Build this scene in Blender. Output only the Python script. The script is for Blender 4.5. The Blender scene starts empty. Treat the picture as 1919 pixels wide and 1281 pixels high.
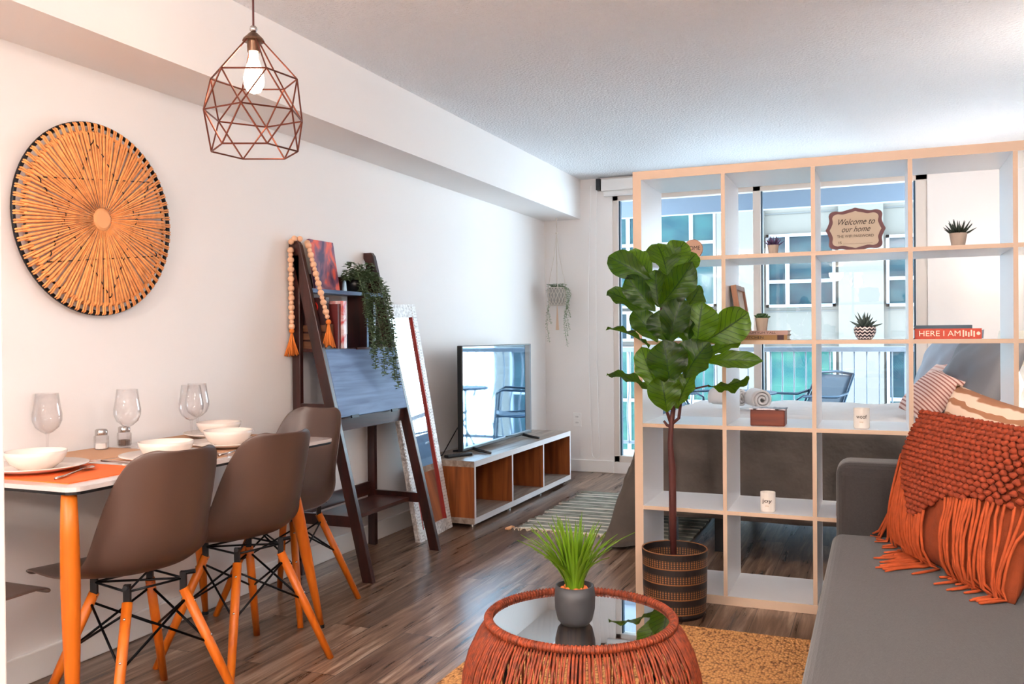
import bpy, bmesh, math, random
from mathutils import Vector, Matrix, Euler, noise
random.seed(7)
PI = math.pi
SC = bpy.context.scene
COL = SC.collection

# ------------------------------------------------------------------ camera
f, yaw, pit, roll = 1649.4, .3932, -.0062, -.0086
F = Vector((-math.sin(yaw)*math.cos(pit), math.cos(yaw)*math.cos(pit), math.sin(pit)))
R = Vector((math.cos(yaw), math.sin(yaw), 0)); U = R.cross(F)
R2 = R*math.cos(roll)+U*math.sin(roll); U2 = U*math.cos(roll)-R*math.sin(roll)
cam = bpy.data.cameras.new('camera'); camo = bpy.data.objects.new('camera', cam); COL.objects.link(camo)
cam.sensor_width = 36; cam.lens = 36*f/1919; cam.clip_start = .05; cam.clip_end = 300
M = Matrix.Identity(4)
for i in range(3):
    M[i][0] = R2[i]; M[i][1] = U2[i]; M[i][2] = -F[i]
M.translation = (2.552, 0, 1.1098)
camo.matrix_world = M
SC.camera = camo
# ------------------------------------------------------------------ exposure, world, lights
SC.view_settings.view_transform = 'Standard'; SC.view_settings.look = 'None'
SC.view_settings.exposure = 1.2; SC.view_settings.gamma = 1; SC.view_settings.use_curve_mapping = False
SC.cycles.max_bounces = 10; SC.cycles.diffuse_bounces = 6; SC.cycles.glossy_bounces = 5
SC.cycles.transmission_bounces = 8; SC.cycles.transparent_max_bounces = 16
SC.cycles.sample_clamp_indirect = 6; SC.cycles.caustics_reflective = False; SC.cycles.caustics_refractive = False
SC.cycles.use_denoising = True
W = bpy.data.worlds.new('overcast_sky'); SC.world = W; W.use_nodes = True
nt = W.node_tree; nt.nodes.clear()
o = nt.nodes.new('ShaderNodeOutputWorld'); b = nt.nodes.new('ShaderNodeBackground')
b.inputs[0].default_value = (.80, .91, 1.0, 1); b.inputs[1].default_value = 6.6
nt.links.new(b.outputs[0], o.inputs[0])

def lamp(name, kind, loc, energy, color, size=.2, rot=(0, 0, 0)):
    l = bpy.data.lights.new(name, kind); l.energy = energy; l.color = color
    if kind == 'POINT': l.shadow_soft_size = size
    if kind == 'AREA': l.shape = 'DISK'; l.size = size
    o = bpy.data.objects.new(name, l); o.location = loc; o.rotation_euler = rot; COL.objects.link(o); return o
WARM = (1, .87, .76); NEUT = (1, .86, .74)
DOMES = [((2.17, -5.42), 50, WARM), ((1.9, -2.6), 120, WARM)]  # second dome is an added, unseen light to brighten the room
for (x, y), e, c in DOMES:
    lamp('dome_lamp_light', 'POINT', (x, y, 2.16), e, c, .12)
lamp('bed_wall_lamp_light', 'POINT', (3.36, 4.28, 1.47), 10, (1, .88, .78), .05)  # added out-of-view lamp, fills the bedroom side
lamp('bedside_lamp_light', 'POINT', (3.36, 6.36, 1.02), 13, (1, .92, .86), .05)  # added lamp, lifts the right part of the back wall
FILL_TORCH = [(3.2, .15), (.5, -.5)]  # added unseen uplighters that brighten the ceiling
for x, y in FILL_TORCH: lamp('floor_lamp_light', 'AREA', (x, y, 1.80), 52, (1, .93, .88), .26, (PI, 0, 0))
lamp('pendant_light', 'POINT', (.797, 2.19, 1.90), 10, (1, .70, .46), .03)

# ------------------------------------------------------------------ materials
def lin(c):
    return tuple((v/12.92 if v <= .04045 else ((v+.055)/1.055)**2.4) for v in (x/255 for x in c))
MATS = {}
def mat(name, rgb, rough=.5, metal=0., spec=.5, bump=0, bscale=60, var=0, vscale=8, stretch=(1, 1, 1), emit=0, coat=0, ior=1.5, sheen=0, bdist=.002):
    """rgb in sRGB 0..255"""
    if name in MATS: return MATS[name]
    m = bpy.data.materials.new(name); m.use_nodes = True; n = m.node_tree; p = n.nodes['Principled BSDF']
    c = lin(rgb)
    p.inputs['Base Color'].default_value = (*c, 1); p.inputs['Roughness'].default_value = rough
    p.inputs['Metallic'].default_value = metal; p.inputs['Specular IOR Level'].default_value = spec; p.inputs['IOR'].default_value = ior
    if coat: p.inputs['Coat Weight'].default_value = coat; p.inputs['Coat Roughness'].default_value = .05
    if sheen: p.inputs['Sheen Weight'].default_value = sheen
    if emit: p.inputs['Emission Color'].default_value = (*c, 1); p.inputs['Emission Strength'].default_value = emit
    tc = n.nodes.new('ShaderNodeTexCoord'); mp = n.nodes.new('ShaderNodeMapping'); mp.inputs['Scale'].default_value = stretch
    n.links.new(tc.outputs['Object'], mp.inputs[0])
    if var:
        ns = n.nodes.new('ShaderNodeTexNoise'); ns.inputs['Scale'].default_value = vscale; ns.inputs['Detail'].default_value = 6
        n.links.new(mp.outputs[0], ns.inputs[0])
        r = n.nodes.new('ShaderNodeMix'); r.data_type = 'RGBA'
        r.inputs[6].default_value = (*[v*(1-var) for v in c], 1); r.inputs[7].default_value = (*[min(1, v*(1+var)) for v in c], 1)
        cr = n.nodes.new('ShaderNodeMapRange'); cr.inputs[1].default_value = .3; cr.inputs[2].default_value = .7
        n.links.new(ns.outputs[0], cr.inputs[0]); n.links.new(cr.outputs[0], r.inputs[0]); n.links.new(r.outputs[2], p.inputs['Base Color'])
    if bump:
        nb = n.nodes.new('ShaderNodeTexNoise'); nb.inputs['Scale'].default_value = bscale; nb.inputs['Detail'].default_value = 3
        n.links.new(mp.outputs[0], nb.inputs[0])
        bp = n.nodes.new('ShaderNodeBump'); bp.inputs['Strength'].default_value = bump; bp.inputs['Distance'].default_value = bdist
        n.links.new(nb.outputs[0], bp.inputs['Height']); n.links.new(bp.outputs[0], p.inputs['Normal'])
    MATS[name] = m; return m

def ramp(n, stops, fac):
    r = n.nodes.new('ShaderNodeValToRGB'); e = r.color_ramp.elements
    while len(e) < len(stops): e.new(.5)
    for k, (pos, c) in enumerate(stops):
        e[k].position = pos; e[k].color = (*lin(c), 1)
    n.links.new(fac, r.inputs[0]); return r

def wood(name, c1, c2, axis=1, scale=3, rough=.45, spec=.4, fine=1.0):
    """grain running along the given local axis"""
    m = bpy.data.materials.new(name); m.use_nodes = True; n = m.node_tree; p = n.nodes['Principled BSDF']
    tc = n.nodes.new('ShaderNodeTexCoord'); mp = n.nodes.new('ShaderNodeMapping')
    s = [14*fine]*3; s[axis] = .9; mp.inputs['Scale'].default_value = s
    n.links.new(tc.outputs['Object'], mp.inputs[0])
    ns = n.nodes.new('ShaderNodeTexNoise'); ns.inputs['Scale'].default_value = scale; ns.inputs['Detail'].default_value = 8; ns.inputs['Distortion'].default_value = .6
    n.links.new(mp.outputs[0], ns.inputs[0])
    r = ramp(n, [(.32, c1), (.68, c2)], ns.outputs[0])
    n.links.new(r.outputs[0], p.inputs['Base Color'])
    p.inputs['Roughness'].default_value = rough; p.inputs['Specular IOR Level'].default_value = spec
    return m

def floor_mat():
    m = bpy.data.materials.new('grey_brown_wood_planks'); m.use_nodes = True; n = m.node_tree; p = n.nodes['Principled BSDF']
    tc = n.nodes.new('ShaderNodeTexCoord')
    mp = n.nodes.new('ShaderNodeMapping'); mp.inputs['Rotation'].default_value = (0, 0, PI/2)
    n.links.new(tc.outputs['Object'], mp.inputs[0])
    br = n.nodes.new('ShaderNodeTexBrick'); br.inputs['Scale'].default_value = 1
    br.inputs['Brick Width'].default_value = 1.22; br.inputs['Row Height'].default_value = .15
    br.inputs['Mortar Size'].default_value = .0016; br.inputs['Mortar Smooth'].default_value = .2; br.offset = .37
    br.inputs['Color1'].default_value = (0, 0, 0, 1); br.inputs['Color2'].default_value = (1, 1, 1, 1); br.inputs['Mortar'].default_value = (.5, .5, .5, 1)
    n.links.new(mp.outputs[0], br.inputs[0])
    # grain offset per plank
    sc = n.nodes.new('ShaderNodeVectorMath'); sc.operation = 'MULTIPLY'; sc.inputs[1].default_value = (19, 1.15, 1)
    n.links.new(tc.outputs['Object'], sc.inputs[0])
    ad = n.nodes.new('ShaderNodeVectorMath'); ad.operation = 'ADD'
    ml = n.nodes.new('ShaderNodeVectorMath'); ml.operation = 'SCALE'; ml.inputs['Scale'].default_value = 9
    n.links.new(br.outputs['Color'], ml.inputs[0]); n.links.new(sc.outputs[0], ad.inputs[0]); n.links.new(ml.outputs[0], ad.inputs[1])
    g = n.nodes.new('ShaderNodeTexNoise'); g.inputs['Scale'].default_value = 1.6; g.inputs['Detail'].default_value = 9; g.inputs['Roughness'].default_value = .66; g.inputs['Distortion'].default_value = .5
    n.links.new(ad.outputs[0], g.inputs[0])
    r = ramp(n, [(.30, (58, 37, 26)), (.43, (106, 78, 60)), (.54, (146, 118, 98)), (.70, (198, 178, 162))], g.outputs[0])
    mx = n.nodes.new('ShaderNodeMix'); mx.data_type = 'RGBA'; mx.blend_type = 'MULTIPLY'; mx.inputs[0].default_value = 1
    t = ramp(n, [(0, (190, 180, 172)), (1, (255, 250, 244))], br.outputs['Color'])
    n.links.new(r.outputs[0], mx.inputs[6]); n.links.new(t.outputs[0], mx.inputs[7])
    mo = n.nodes.new('ShaderNodeMix'); mo.data_type = 'RGBA'; mo.inputs[7].default_value = (*lin((50, 36, 30)), 1)
    n.links.new(br.outputs['Fac'], mo.inputs[0]); n.links.new(mx.outputs[2], mo.inputs[6]); n.links.new(mo.outputs[2], p.inputs['Base Color'])
    p.inputs['Roughness'].default_value = .30; p.inputs['Specular IOR Level'].default_value = .6
    rr = n.nodes.new('ShaderNodeMapRange'); rr.inputs[3].default_value = .22; rr.inputs[4].default_value = .36
    n.links.new(g.outputs[0], rr.inputs[0]); n.links.new(rr.outputs[0], p.inputs['Roughness'])
    bp = n.nodes.new('ShaderNodeBump'); bp.inputs['Strength'].default_value = .12; bp.inputs['Distance'].default_value = .002
    n.links.new(g.outputs[0], bp.inputs['Height']); n.links.new(bp.outputs[0], p.inputs['Normal'])
    return m

def glass_mat(name, tint=(1, 1, 1), refl=.08, rough=0.):
    m = bpy.data.materials.new(name); m.use_nodes = True; n = m.node_tree; n.nodes.clear()
    o = n.nodes.new('ShaderNodeOutputMaterial'); t = n.nodes.new('ShaderNodeBsdfTransparent'); g = n.nodes.new('ShaderNodeBsdfGlossy')
    t.inputs[0].default_value = (*tint, 1); g.inputs['Roughness'].default_value = rough
    mx = n.nodes.new('ShaderNodeMixShader'); fr = n.nodes.new('ShaderNodeLayerWeight'); fr.inputs[0].default_value = .5
    mr = n.nodes.new('ShaderNodeMath'); mr.operation = 'POWER'; mr.inputs[1].default_value = 2.5
    ma = n.nodes.new('ShaderNodeMath'); ma.operation = 'MULTIPLY_ADD'; ma.inputs[1].default_value = .75; ma.inputs[2].default_value = refl; ma.use_clamp = True
    n.links.new(fr.outputs['Facing'], mr.inputs[0]); n.links.new(mr.outputs[0], ma.inputs[0]); n.links.new(ma.outputs[0], mx.inputs[0])
    n.links.new(t.outputs[0], mx.inputs[1]); n.links.new(g.outputs[0], mx.inputs[2]); n.links.new(mx.outputs[0], o.inputs[0])
    return m

def stripe_mat(name, ca, cb, axis, freq, width=.5, rough=.8, wob=0, coord='Object', cc=None):
    m = bpy.data.materials.new(name); m.use_nodes = True; n = m.node_tree; p = n.nodes['Principled BSDF']
    tc = n.nodes.new('ShaderNodeTexCoord')
    src = tc.outputs[coord]
    if wob:
        ns = n.nodes.new('ShaderNodeTexNoise'); ns.inputs['Scale'].default_value = 9; n.links.new(src, ns.inputs[0])
        a = n.nodes.new('ShaderNodeVectorMath'); a.operation = 'SCALE'; a.inputs['Scale'].default_value = wob
        n.links.new(ns.outputs['Color'], a.inputs[0]); ad = n.nodes.new('ShaderNodeVectorMath'); ad.operation = 'ADD'
        n.links.new(src, ad.inputs[0]); n.links.new(a.outputs[0], ad.inputs[1]); src = ad.outputs[0]
    sx = n.nodes.new('ShaderNodeSeparateXYZ'); n.links.new(src, sx.inputs[0])
    mu = n.nodes.new('ShaderNodeMath'); mu.operation = 'MULTIPLY'; mu.inputs[1].default_value = freq; n.links.new(sx.outputs[axis], mu.inputs[0])
    fr = n.nodes.new('ShaderNodeMath'); fr.operation = 'FRACT'; n.links.new(mu.outputs[0], fr.inputs[0])
    st = [(0, ca), (max(0, width-.06), ca), (width+.02, cb), (1, cb)]
    r = ramp(n, st, fr.outputs[0]); n.links.new(r.outputs[0], p.inputs['Base Color']); p.inputs['Roughness'].default_value = rough
    return m

WALL = mat('white_wall_paint', (240, 236, 234), .75, bump=.08, bscale=220, spec=.2)
CEIL = mat('textured_white_ceiling', (240, 241, 244), .95, bump=1, bscale=75, spec=.1, bdist=.012)
TRIM = mat('white_trim_paint', (240, 238, 236), .35)
FLOOR = floor_mat()
WHITE = mat('white_laminate', (240, 240, 242), .3)
EDGE = mat('birch_edge_band', (206, 178, 154), .45)  # tan tint stands for warm room light on the white shelf's front edges
SHELL = mat('taupe_plastic', (78, 58, 50), .38, spec=.5)
LEGW = wood('orange_beech', (182, 86, 14), (202, 106, 24), 2, 2.2, .4)
BLACK = mat('black_metal', (22, 22, 26), .4, .6)
BLKP = mat('black_plastic', (16, 17, 20), .35)
DARKW = wood('dark_walnut', (30, 12, 10), (62, 24, 18), 2, 2.5, .32, .6)
DARKWY = wood('dark_walnut_shelf', (44, 20, 16), (80, 36, 26), 1, 2.5, .3, .6)
PANELW = wood('blue_grey_sheen_panel', (84, 108, 150), (116, 146, 190), 1, 2.6, .5, .35)  # blue window sheen is put into the panel colour
ORGW = wood('orange_brown_veneer', (112, 54, 20), (164, 90, 42), 2, 2.0, .45)
GREYW = wood('grey_washed_veneer', (124, 106, 94), (172, 156, 142), 1, 2.2, .4)
EDGEG = mat('pale_grey_edge', (214, 206, 204), .45)
COPPER = mat('dark_copper_wire', (120, 66, 52), .35, .9)
CHROME = mat('brushed_steel', (190, 186, 184), .22, 1)
PORC = mat('white_porcelain', (226, 212, 202), .18, coat=.3)
SILV = mat('steel_cutlery', (210, 200, 196), .15, 1)
GLASS = glass_mat('clear_window_glass', (.90, .97, 1.0), .03)
WGLASS = glass_mat('wine_glass', (.985, .98, .98), .03)
MIRR = mat('mirror_glass', (235, 235, 238), .02, 1)
CREAM = mat('cream_cotton', (222, 206, 190), .9)
ORANGE = mat('orange_yarn', (214, 118, 44), .85)
RUST = mat('rust_yarn', (138, 50, 16), .85, var=.25, vscale=60)
RUSTD = mat('rust_cloth', (136, 54, 14), .9, bump=.5, bscale=300, var=.15, vscale=30)
SOFA = mat('charcoal_sofa_fabric', (46, 41, 40), .9, bump=.35, bscale=420, var=.16, vscale=180, stretch=(1, .15, 1), sheen=.2)
BLANK = mat('taupe_velvet_throw', (90, 80, 73), .8, bump=.6, bscale=12, var=.3, vscale=5, sheen=.4, bdist=.02)
GREYP = mat('grey_linen_pillow', (118, 118, 124), .85, bump=.3, bscale=90)
TOWEL = mat('white_terry', (238, 234, 232), .95, bump=.6, bscale=260)
GREEN = mat('grass_green', (120, 168, 44), .5, var=.3, vscale=30)
STRG = mat('trailing_foliage', (98, 120, 86), .6, var=.35, vscale=50)
POTD = mat('charcoal_pot', (48, 48, 50), .5)
POTW = mat('pale_clay_pot', (172, 156, 142), .6)
TRUNK = mat('brown_stem', (74, 30, 26), .6, bump=.6, bscale=60, bdist=.004)
PAPER = mat('book_paper', (226, 216, 204), .8)

# ------------------------------------------------------------------ mesh helpers
def T(loc=(0, 0, 0), rot=(0, 0, 0), s=(1, 1, 1)):
    return Matrix.LocRotScale(Vector(loc), Euler(rot), Vector(s))
class MB:
    def __init__(s): s.bm = bmesh.new()
    def _m(s, vs, mi, M=None):
        if M is not None: bmesh.ops.transform(s.bm, matrix=M, verts=vs)
        if mi:
            for v in vs:
                for fc in v.link_faces: fc.material_index = mi
    def box(s, a, b, mi=0, M=None):
        """box between corners a and b"""
        x0, y0, z0 = [min(a[i], b[i]) for i in range(3)]; x1, y1, z1 = [max(a[i], b[i]) for i in range(3)]
        v = [s.bm.verts.new(p) for p in ((x0, y0, z0), (x1, y0, z0), (x1, y1, z0), (x0, y1, z0), (x0, y0, z1), (x1, y0, z1), (x1, y1, z1), (x0, y1, z1))]
        for q in ((0, 3, 2, 1), (4, 5, 6, 7), (0, 1, 5, 4), (1, 2, 6, 5), (2, 3, 7, 6), (3, 0, 4, 7)): s.bm.faces.new([v[i] for i in q])
        s._m(v, mi, M); return s
    def tube(s, pts, r, seg=8, cap=True, mi=0, closed=False):
        pts = [Vector(p) for p in pts]; n = len(pts); rs = r if isinstance(r, (list, tuple)) else [r]*n
        rings = []; up = None
        for i, p in enumerate(pts):
            if closed: d = pts[(i+1) % n]-pts[i-1]
            else: d = pts[min(i+1, n-1)]-pts[max(i-1, 0)]
            d = d.normalized() if d.length > 1e-9 else Vector((0, 0, 1))
            if up is None:
                up = Vector((0, 0, 1)) if abs(d.z) < .9 else Vector((1, 0, 0))
            a = d.cross(up)
            if a.length < 1e-6: a = d.cross(Vector((0, 1, 0)))
            a.normalize(); bb = d.cross(a).normalized(); up = -bb if False else up
            rings.append([s.bm.verts.new(p+(a*math.cos(2*PI*k/seg)+bb*math.sin(2*PI*k/seg))*rs[i]) for k in range(seg)])
        m = n if closed else n-1
        for i in range(m):
            A, B = rings[i], rings[(i+1) % n]
            for k in range(seg): 
                fc = s.bm.faces.new((A[k], A[(k+1) % seg], B[(k+1) % seg], B[k])); fc.material_index = mi
        if cap and not closed:
            s.bm.faces.new(rings[0][::-1]).material_index = mi; s.bm.faces.new(rings[-1]).material_index = mi
        return s
    def lathe(s, prof, c=(0, 0, 0), seg=32, mi=0, M=None, cap=False):
        rings = []; vs = []
        for r, z in prof:
            if r < 1e-6: ring = [s.bm.verts.new((c[0], c[1], c[2]+z))]
            else: ring = [s.bm.verts.new((c[0]+r*math.cos(2*PI*k/seg), c[1]+r*math.sin(2*PI*k/seg), c[2]+z)) for k in range(seg)]
            rings.append(ring); vs += ring
        for A, B in zip(rings, rings[1:]):
            for k in range(seg):
                k2 = (k+1) % seg
                if len(A) == 1 and len(B) == 1: continue
                if len(A) == 1: fc = s.bm.faces.new((A[0], B[k2], B[k]))
                elif len(B) == 1: fc = s.bm.faces.new((A[k], A[k2], B[0]))
                else: fc = s.bm.faces.new((A[k], A[k2], B[k2], B[k]))
                fc.material_index = mi
        if cap:
            if len(rings[0]) > 1: s.bm.faces.new(rings[0][::-1]).material_index = mi
            if len(rings[-1]) > 1: s.bm.faces.new(rings[-1]).material_index = mi
        if M is not None: bmesh.ops.transform(s.bm, matrix=M, verts=vs)
        return s
    def ball(s, c, r, seg=10, rings=6, mi=0, sc=(1, 1, 1)):
        prof = [(r*math.sin(PI*k/rings), -r*math.cos(PI*k/rings)) for k in range(rings+1)]
        return s.lathe([(max(0, a), z) for a, z in prof], (0, 0, 0), seg, mi, T(c, (0, 0, 0), sc))
    def grid(s, fn, nu, nv, mi=0, closed_u=False):
        g = [[s.bm.verts.new(fn(i/(nu if closed_u else nu-1), j/(nv-1))) for j in range(nv)] for i in range(nu)]
        for i in range(nu if closed_u else nu-1):
            for j in range(nv-1):
                i2 = (i+1) % nu
                s.bm.faces.new((g[i][j], g[i2][j], g[i2][j+1], g[i][j+1])).material_index = mi
        return g
    def prism(s, pts, th, mi=0, M=None):
        """2d outline in local XZ, thickness along Y"""
        a = [s.bm.verts.new((x, 0, z)) for x, z in pts]; b = [s.bm.verts.new((x, th, z)) for x, z in pts]
        n = len(pts); fs = [s.bm.faces.new(a), s.bm.faces.new(b[::-1])]
        for k in range(n): fs.append(s.bm.faces.new((a[(k+1) % n], a[k], b[k], b[(k+1) % n])))
        for fc in fs: fc.material_index = mi
        if M is not None: bmesh.ops.transform(s.bm, matrix=M, verts=a+b)
        return s
    def build(s, name, mats, parent=None, smooth=False, bevel=0, sub=0, solid=0, fix=True, label=None, base=None, bseg=2):
        if fix: bmesh.ops.recalc_face_normals(s.bm, faces=s.bm.faces)
        if base is not None:
            for v in s.bm.verts: v.co -= Vector(base)
        me = bpy.data.meshes.new(name); s.bm.to_mesh(me); s.bm.free()
        for m in (mats if isinstance(mats, (list, tuple)) else [mats]): me.materials.append(m)
        if smooth:
            for p in me.polygons: p.use_smooth = True
        o = bpy.data.objects.new(name, me); COL.objects.link(o)
        if base is not None: o.location = base
        if parent is not None: o.parent = parent
        if solid: md = o.modifiers.new('s', 'SOLIDIFY'); md.thickness = solid; md.offset = 0
        if bevel: md = o.modifiers.new('b', 'BEVEL'); md.width = bevel; md.segments = bseg; md.limit_method = 'ANGLE'; md.angle_limit = .6
        if sub: md = o.modifiers.new('u', 'SUBSURF'); md.levels = sub; md.render_levels = sub
        if label: o['label'] = label
        return o
def tag(o, label, cat, group=None, kind=None):
    o['label'] = label
    if cat: o['category'] = cat
    if group: o['group'] = group
    if kind: o['kind'] = kind
    return o
def thing(name, label, cat, loc=(0, 0, 0), rz=0, group=None):
    o = bpy.data.objects.new(name, None); COL.objects.link(o); o.location = loc; o.rotation_euler = (0, 0, rz); o.empty_display_size = .05
    return tag(o, label, cat, group)
def struct(name, mb, m, label=None, **k):
    o = mb.build(name, m, **k); o['kind'] = 'structure'
    if label: o['label'] = label
    return o
def ch_of(o): return [c for c in bpy.data.objects if c.parent == o]
def copy_tree(o, parent=None):
    c = o.copy(); COL.objects.link(c)
    if parent is not None: c.parent = parent
    for ch in ch_of(o): copy_tree(ch, c)
    return c
def text(name, s, size, loc, rot, m, parent, ext=.0004, shear=0, width=None, align='CENTER', lab=None):
    cu = bpy.data.curves.new('t', 'FONT'); cu.body = s; cu.size = size; cu.extrude = ext; cu.shear = shear; cu.align_x = align; cu.align_y = 'CENTER'
    to = bpy.data.objects.new('t', cu); COL.objects.link(to)
    dg = bpy.context.evaluated_depsgraph_get(); dg.update()
    me = bpy.data.meshes.new_from_object(to.evaluated_get(dg)); bpy.data.objects.remove(to)
    o = bpy.data.objects.new(name, me); COL.objects.link(o); me.materials.clear(); me.materials.append(m)
    o.location = loc; o.rotation_euler = rot; o.parent = parent
    if width:
        w = max(v.co.x for v in me.vertices)-min(v.co.x for v in me.vertices)
        if w > 0:
            for v in me.vertices: v.co.x *= width/w
    return o
FACE = (PI/2, 0, 0)      # text readable from -y

# ------------------------------------------------------------------ room shell
XR, YB, YF, H = 3.52, 6.876, -6.6, 2.385
struct('floor', MB().box((-.1, YF-.1, -.08), (XR+.1, YB+.02, 0)), FLOOR, 'grey-brown wood plank floor')
struct('ceiling', MB().box((-.1, YF-.1, H), (XR+.1, YB+.1, H+.1)), CEIL, 'rough white stippled ceiling')
struct('wall_left', MB().box((-.12, YF-.1, 0), (0, YB+.1, H)), WALL, 'long pinkish white wall on the left')
struct('wall_right', MB().box((XR, YF-.1, 0), (XR+.12, YB+.1, H)), WALL, 'white wall on the right behind the sofa')
struct('wall_front', MB().box((0, YF-.12, 0), (XR, YF, H)), WALL, 'white wall behind the camera')
WX0, WX1, WZ0, WZ1 = .585, 2.885, .09, 2.235
w = MB(); w.box((0, YB, 0), (WX0, YB+.12, H)); w.box((WX1, YB, 0), (XR, YB+.12, H)); w.box((WX0, YB, WZ1), (WX1, YB+.12, H)); w.box((WX0, YB, 0), (WX1, YB+.12, WZ0))
struct('wall_back', w, WALL, 'white wall around the balcony door')
struct('trim_1', MB().box((0, YF, 2.064), (.316, YB, H)), WALL, 'boxed white soffit running along the left wall under the ceiling')
struct('trim_2', MB().box((1.14, .98, 0), (1.247, 1.0, H)), TRIM, 'white door casing at the left edge', bevel=.004)
def base(a, b, name):
    m = MB(); m.box(a, b)
    return struct(name, m, TRIM, 'white baseboard', bevel=.005)
base((0, YF, 0), (.015, YB, .10), 'baseboard_left'); base((0, YB-.015, 0), (WX0+.0, YB, .10), 'baseboard_back')
base((WX1, YB-.015, 0), (XR, YB, .10), 'baseboard_back_right'); base((XR-.015, YF, 0), (XR, YB, .10), 'baseboard_right')

# window / sliding balcony door
FRAMEW = mat('beige_window_frame', (222, 212, 204), .4); SEAL = mat('dark_teal_seal', (28, 66, 88), .4)
wf = MB(); y0, y1 = YB+.01, YB+.09
wf.box((WX0, y0, WZ0), (WX0+.045, y1, WZ1)); wf.box((WX1-.075, y0, WZ0), (WX1, y1, WZ1)); wf.box((1.685, y0, WZ0), (1.742, y1, WZ1))
wf.box((WX0, y0, WZ1-.04), (WX1, y1, WZ1)); wf.box((WX0, y0, WZ0), (WX1, y1, WZ0+.05))
win = struct('window_1', wf, FRAMEW, 'tall sliding balcony door with beige frame', bevel=.003)
s = MB()
for x in (WX0+.045, 1.742, WX1-.087): s.box((x, y0+.02, WZ0+.05), (x+.012, y1-.015, WZ1-.04))
s.build('window_seal', SEAL, win)
MB().box((WX0+.057, YB+.045, WZ0+.05), (1.685, YB+.051, WZ1-.04)).build('window_pane', GLASS, win)
MB().box((1.754, YB+.045, WZ0+.05), (WX1-.087, YB+.051, WZ1-.04)).build('window_pane', GLASS, win)
# roller blind
bl = thing('roller_blind', 'white rolled-up roller blind above the balcony door, with bead chain', 'blind', (.5, YB-.04, 2.25))
c = MB(); c.box((.01, -.03, .02), (2.45, .03, .115)); c.build('blind_cassette', TRIM, bl, bevel=.008)
c = MB(); c.lathe([(.022, 0), (.022, 2.4)], seg=16, cap=True, M=T((.03, .0, .0), (0, PI/2, 0))); c.build('blind_roll', TRIM, bl, smooth=False)
c = MB(); c.box((-.03, -.03, .03), (.005, .03, .12)); c.build('blind_bracket', BLKP, bl, label='dark bracket at the end of the blind')
pts = [(-.10+.0*i, -.02, .06-i*.1) for i in range(21)]; pts = [(-.075-.03*math.sin(PI*i/22), -.02, .07-2.16*i/20) for i in range(21)]
pts += [(-.05+.03*math.cos(PI-PI*k/8), -.02, -2.10-.03*math.sin(PI*k/8)) for k in range(1, 8)]
pts += [(-.02-.02*math.sin(PI*i/22), -.02, -2.09+2.16*i/20) for i in range(21)]
MB().tube(pts, .003, 6).build('bead_chain', TRIM, bl)
# outlet
ou = thing('wall_outlet', 'white double wall outlet low on the back wall beside the TV bench', 'outlet', (.275, YB, .422))
MB().box((-.035, -.006, -.058), (.035, 0, .058)).build('cover_plate', TRIM, ou, bevel=.003)
for z in (-.024, .024):
    m = MB(); m.box((-.017, -.009, z-.016), (.017, -.005, z+.016)); m.box((-.009, -.0095, z-.004), (-.006, -.0085, z+.008), 1); m.box((.006, -.0095, z-.004), (.009, -.0085, z+.008), 1)
    m.build('socket', [TRIM, BLKP], ou)
# ceiling domes
DOMEM = mat('frosted_dome_glass', (255, 236, 214), .5, emit=1.1)
for k, ((x, y), e, c_) in enumerate(DOMES):
    lb = ['frosted dome ceiling light at the far kitchen end behind the camera', 'frosted dome ceiling light in the middle behind the camera'][k]
    d = thing('ceiling_light', lb, 'ceiling light', (x, y, H))
    MB().lathe([(0, 0), (.15, 0), (.15, -.02), (.14, -.03), (0, -.03)], seg=32).build('light_base', CHROME, d, smooth=False)
    MB().lathe([(.135, -.03), (.13, -.055), (.10, -.085), (.05, -.10), (0, -.104)], seg=32).build('dome_shade', DOMEM, d, smooth=True)

# ------------------------------------------------------------------ outside: balcony
CONC = mat('balcony_concrete', (190, 194, 198), .8, bump=.1, bscale=40)
struct('trim_3', MB().box((-1.5, YB+.12, -.15), (5.2, 8.5, -.02)), CONC, 'concrete balcony floor')
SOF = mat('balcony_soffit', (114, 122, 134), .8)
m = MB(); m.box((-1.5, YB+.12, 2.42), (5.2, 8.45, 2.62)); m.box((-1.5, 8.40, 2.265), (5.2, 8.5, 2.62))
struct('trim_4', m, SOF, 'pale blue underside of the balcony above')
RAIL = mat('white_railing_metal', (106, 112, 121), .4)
bal = thing('balcony_railing', 'white metal balcony railing with bowed balusters outside the glass door', 'railing', (0, 8.33, 0))
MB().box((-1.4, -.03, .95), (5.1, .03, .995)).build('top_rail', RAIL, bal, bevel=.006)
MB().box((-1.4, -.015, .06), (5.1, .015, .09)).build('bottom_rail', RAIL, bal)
def bal_pts(x): return [(x, .0-.075*math.exp(-((z-.34)/.2)**2)*1.0+.03*math.sin((z-.5)*6)*(0 if z < .4 else 1)*(0 if z > .9 else 1), z) for z in [.07+.88*k/14 for k in range(15)]]
bproto = MB().tube(bal_pts(0), .008, 6).build('baluster', RAIL, bal, smooth=True); bproto.location.x = -1.0
for k in range(1, 46):
    c = bproto.copy(); c.location.x = -1.0+.102*k; c.parent = bal; COL.objects.link(c)
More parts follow.
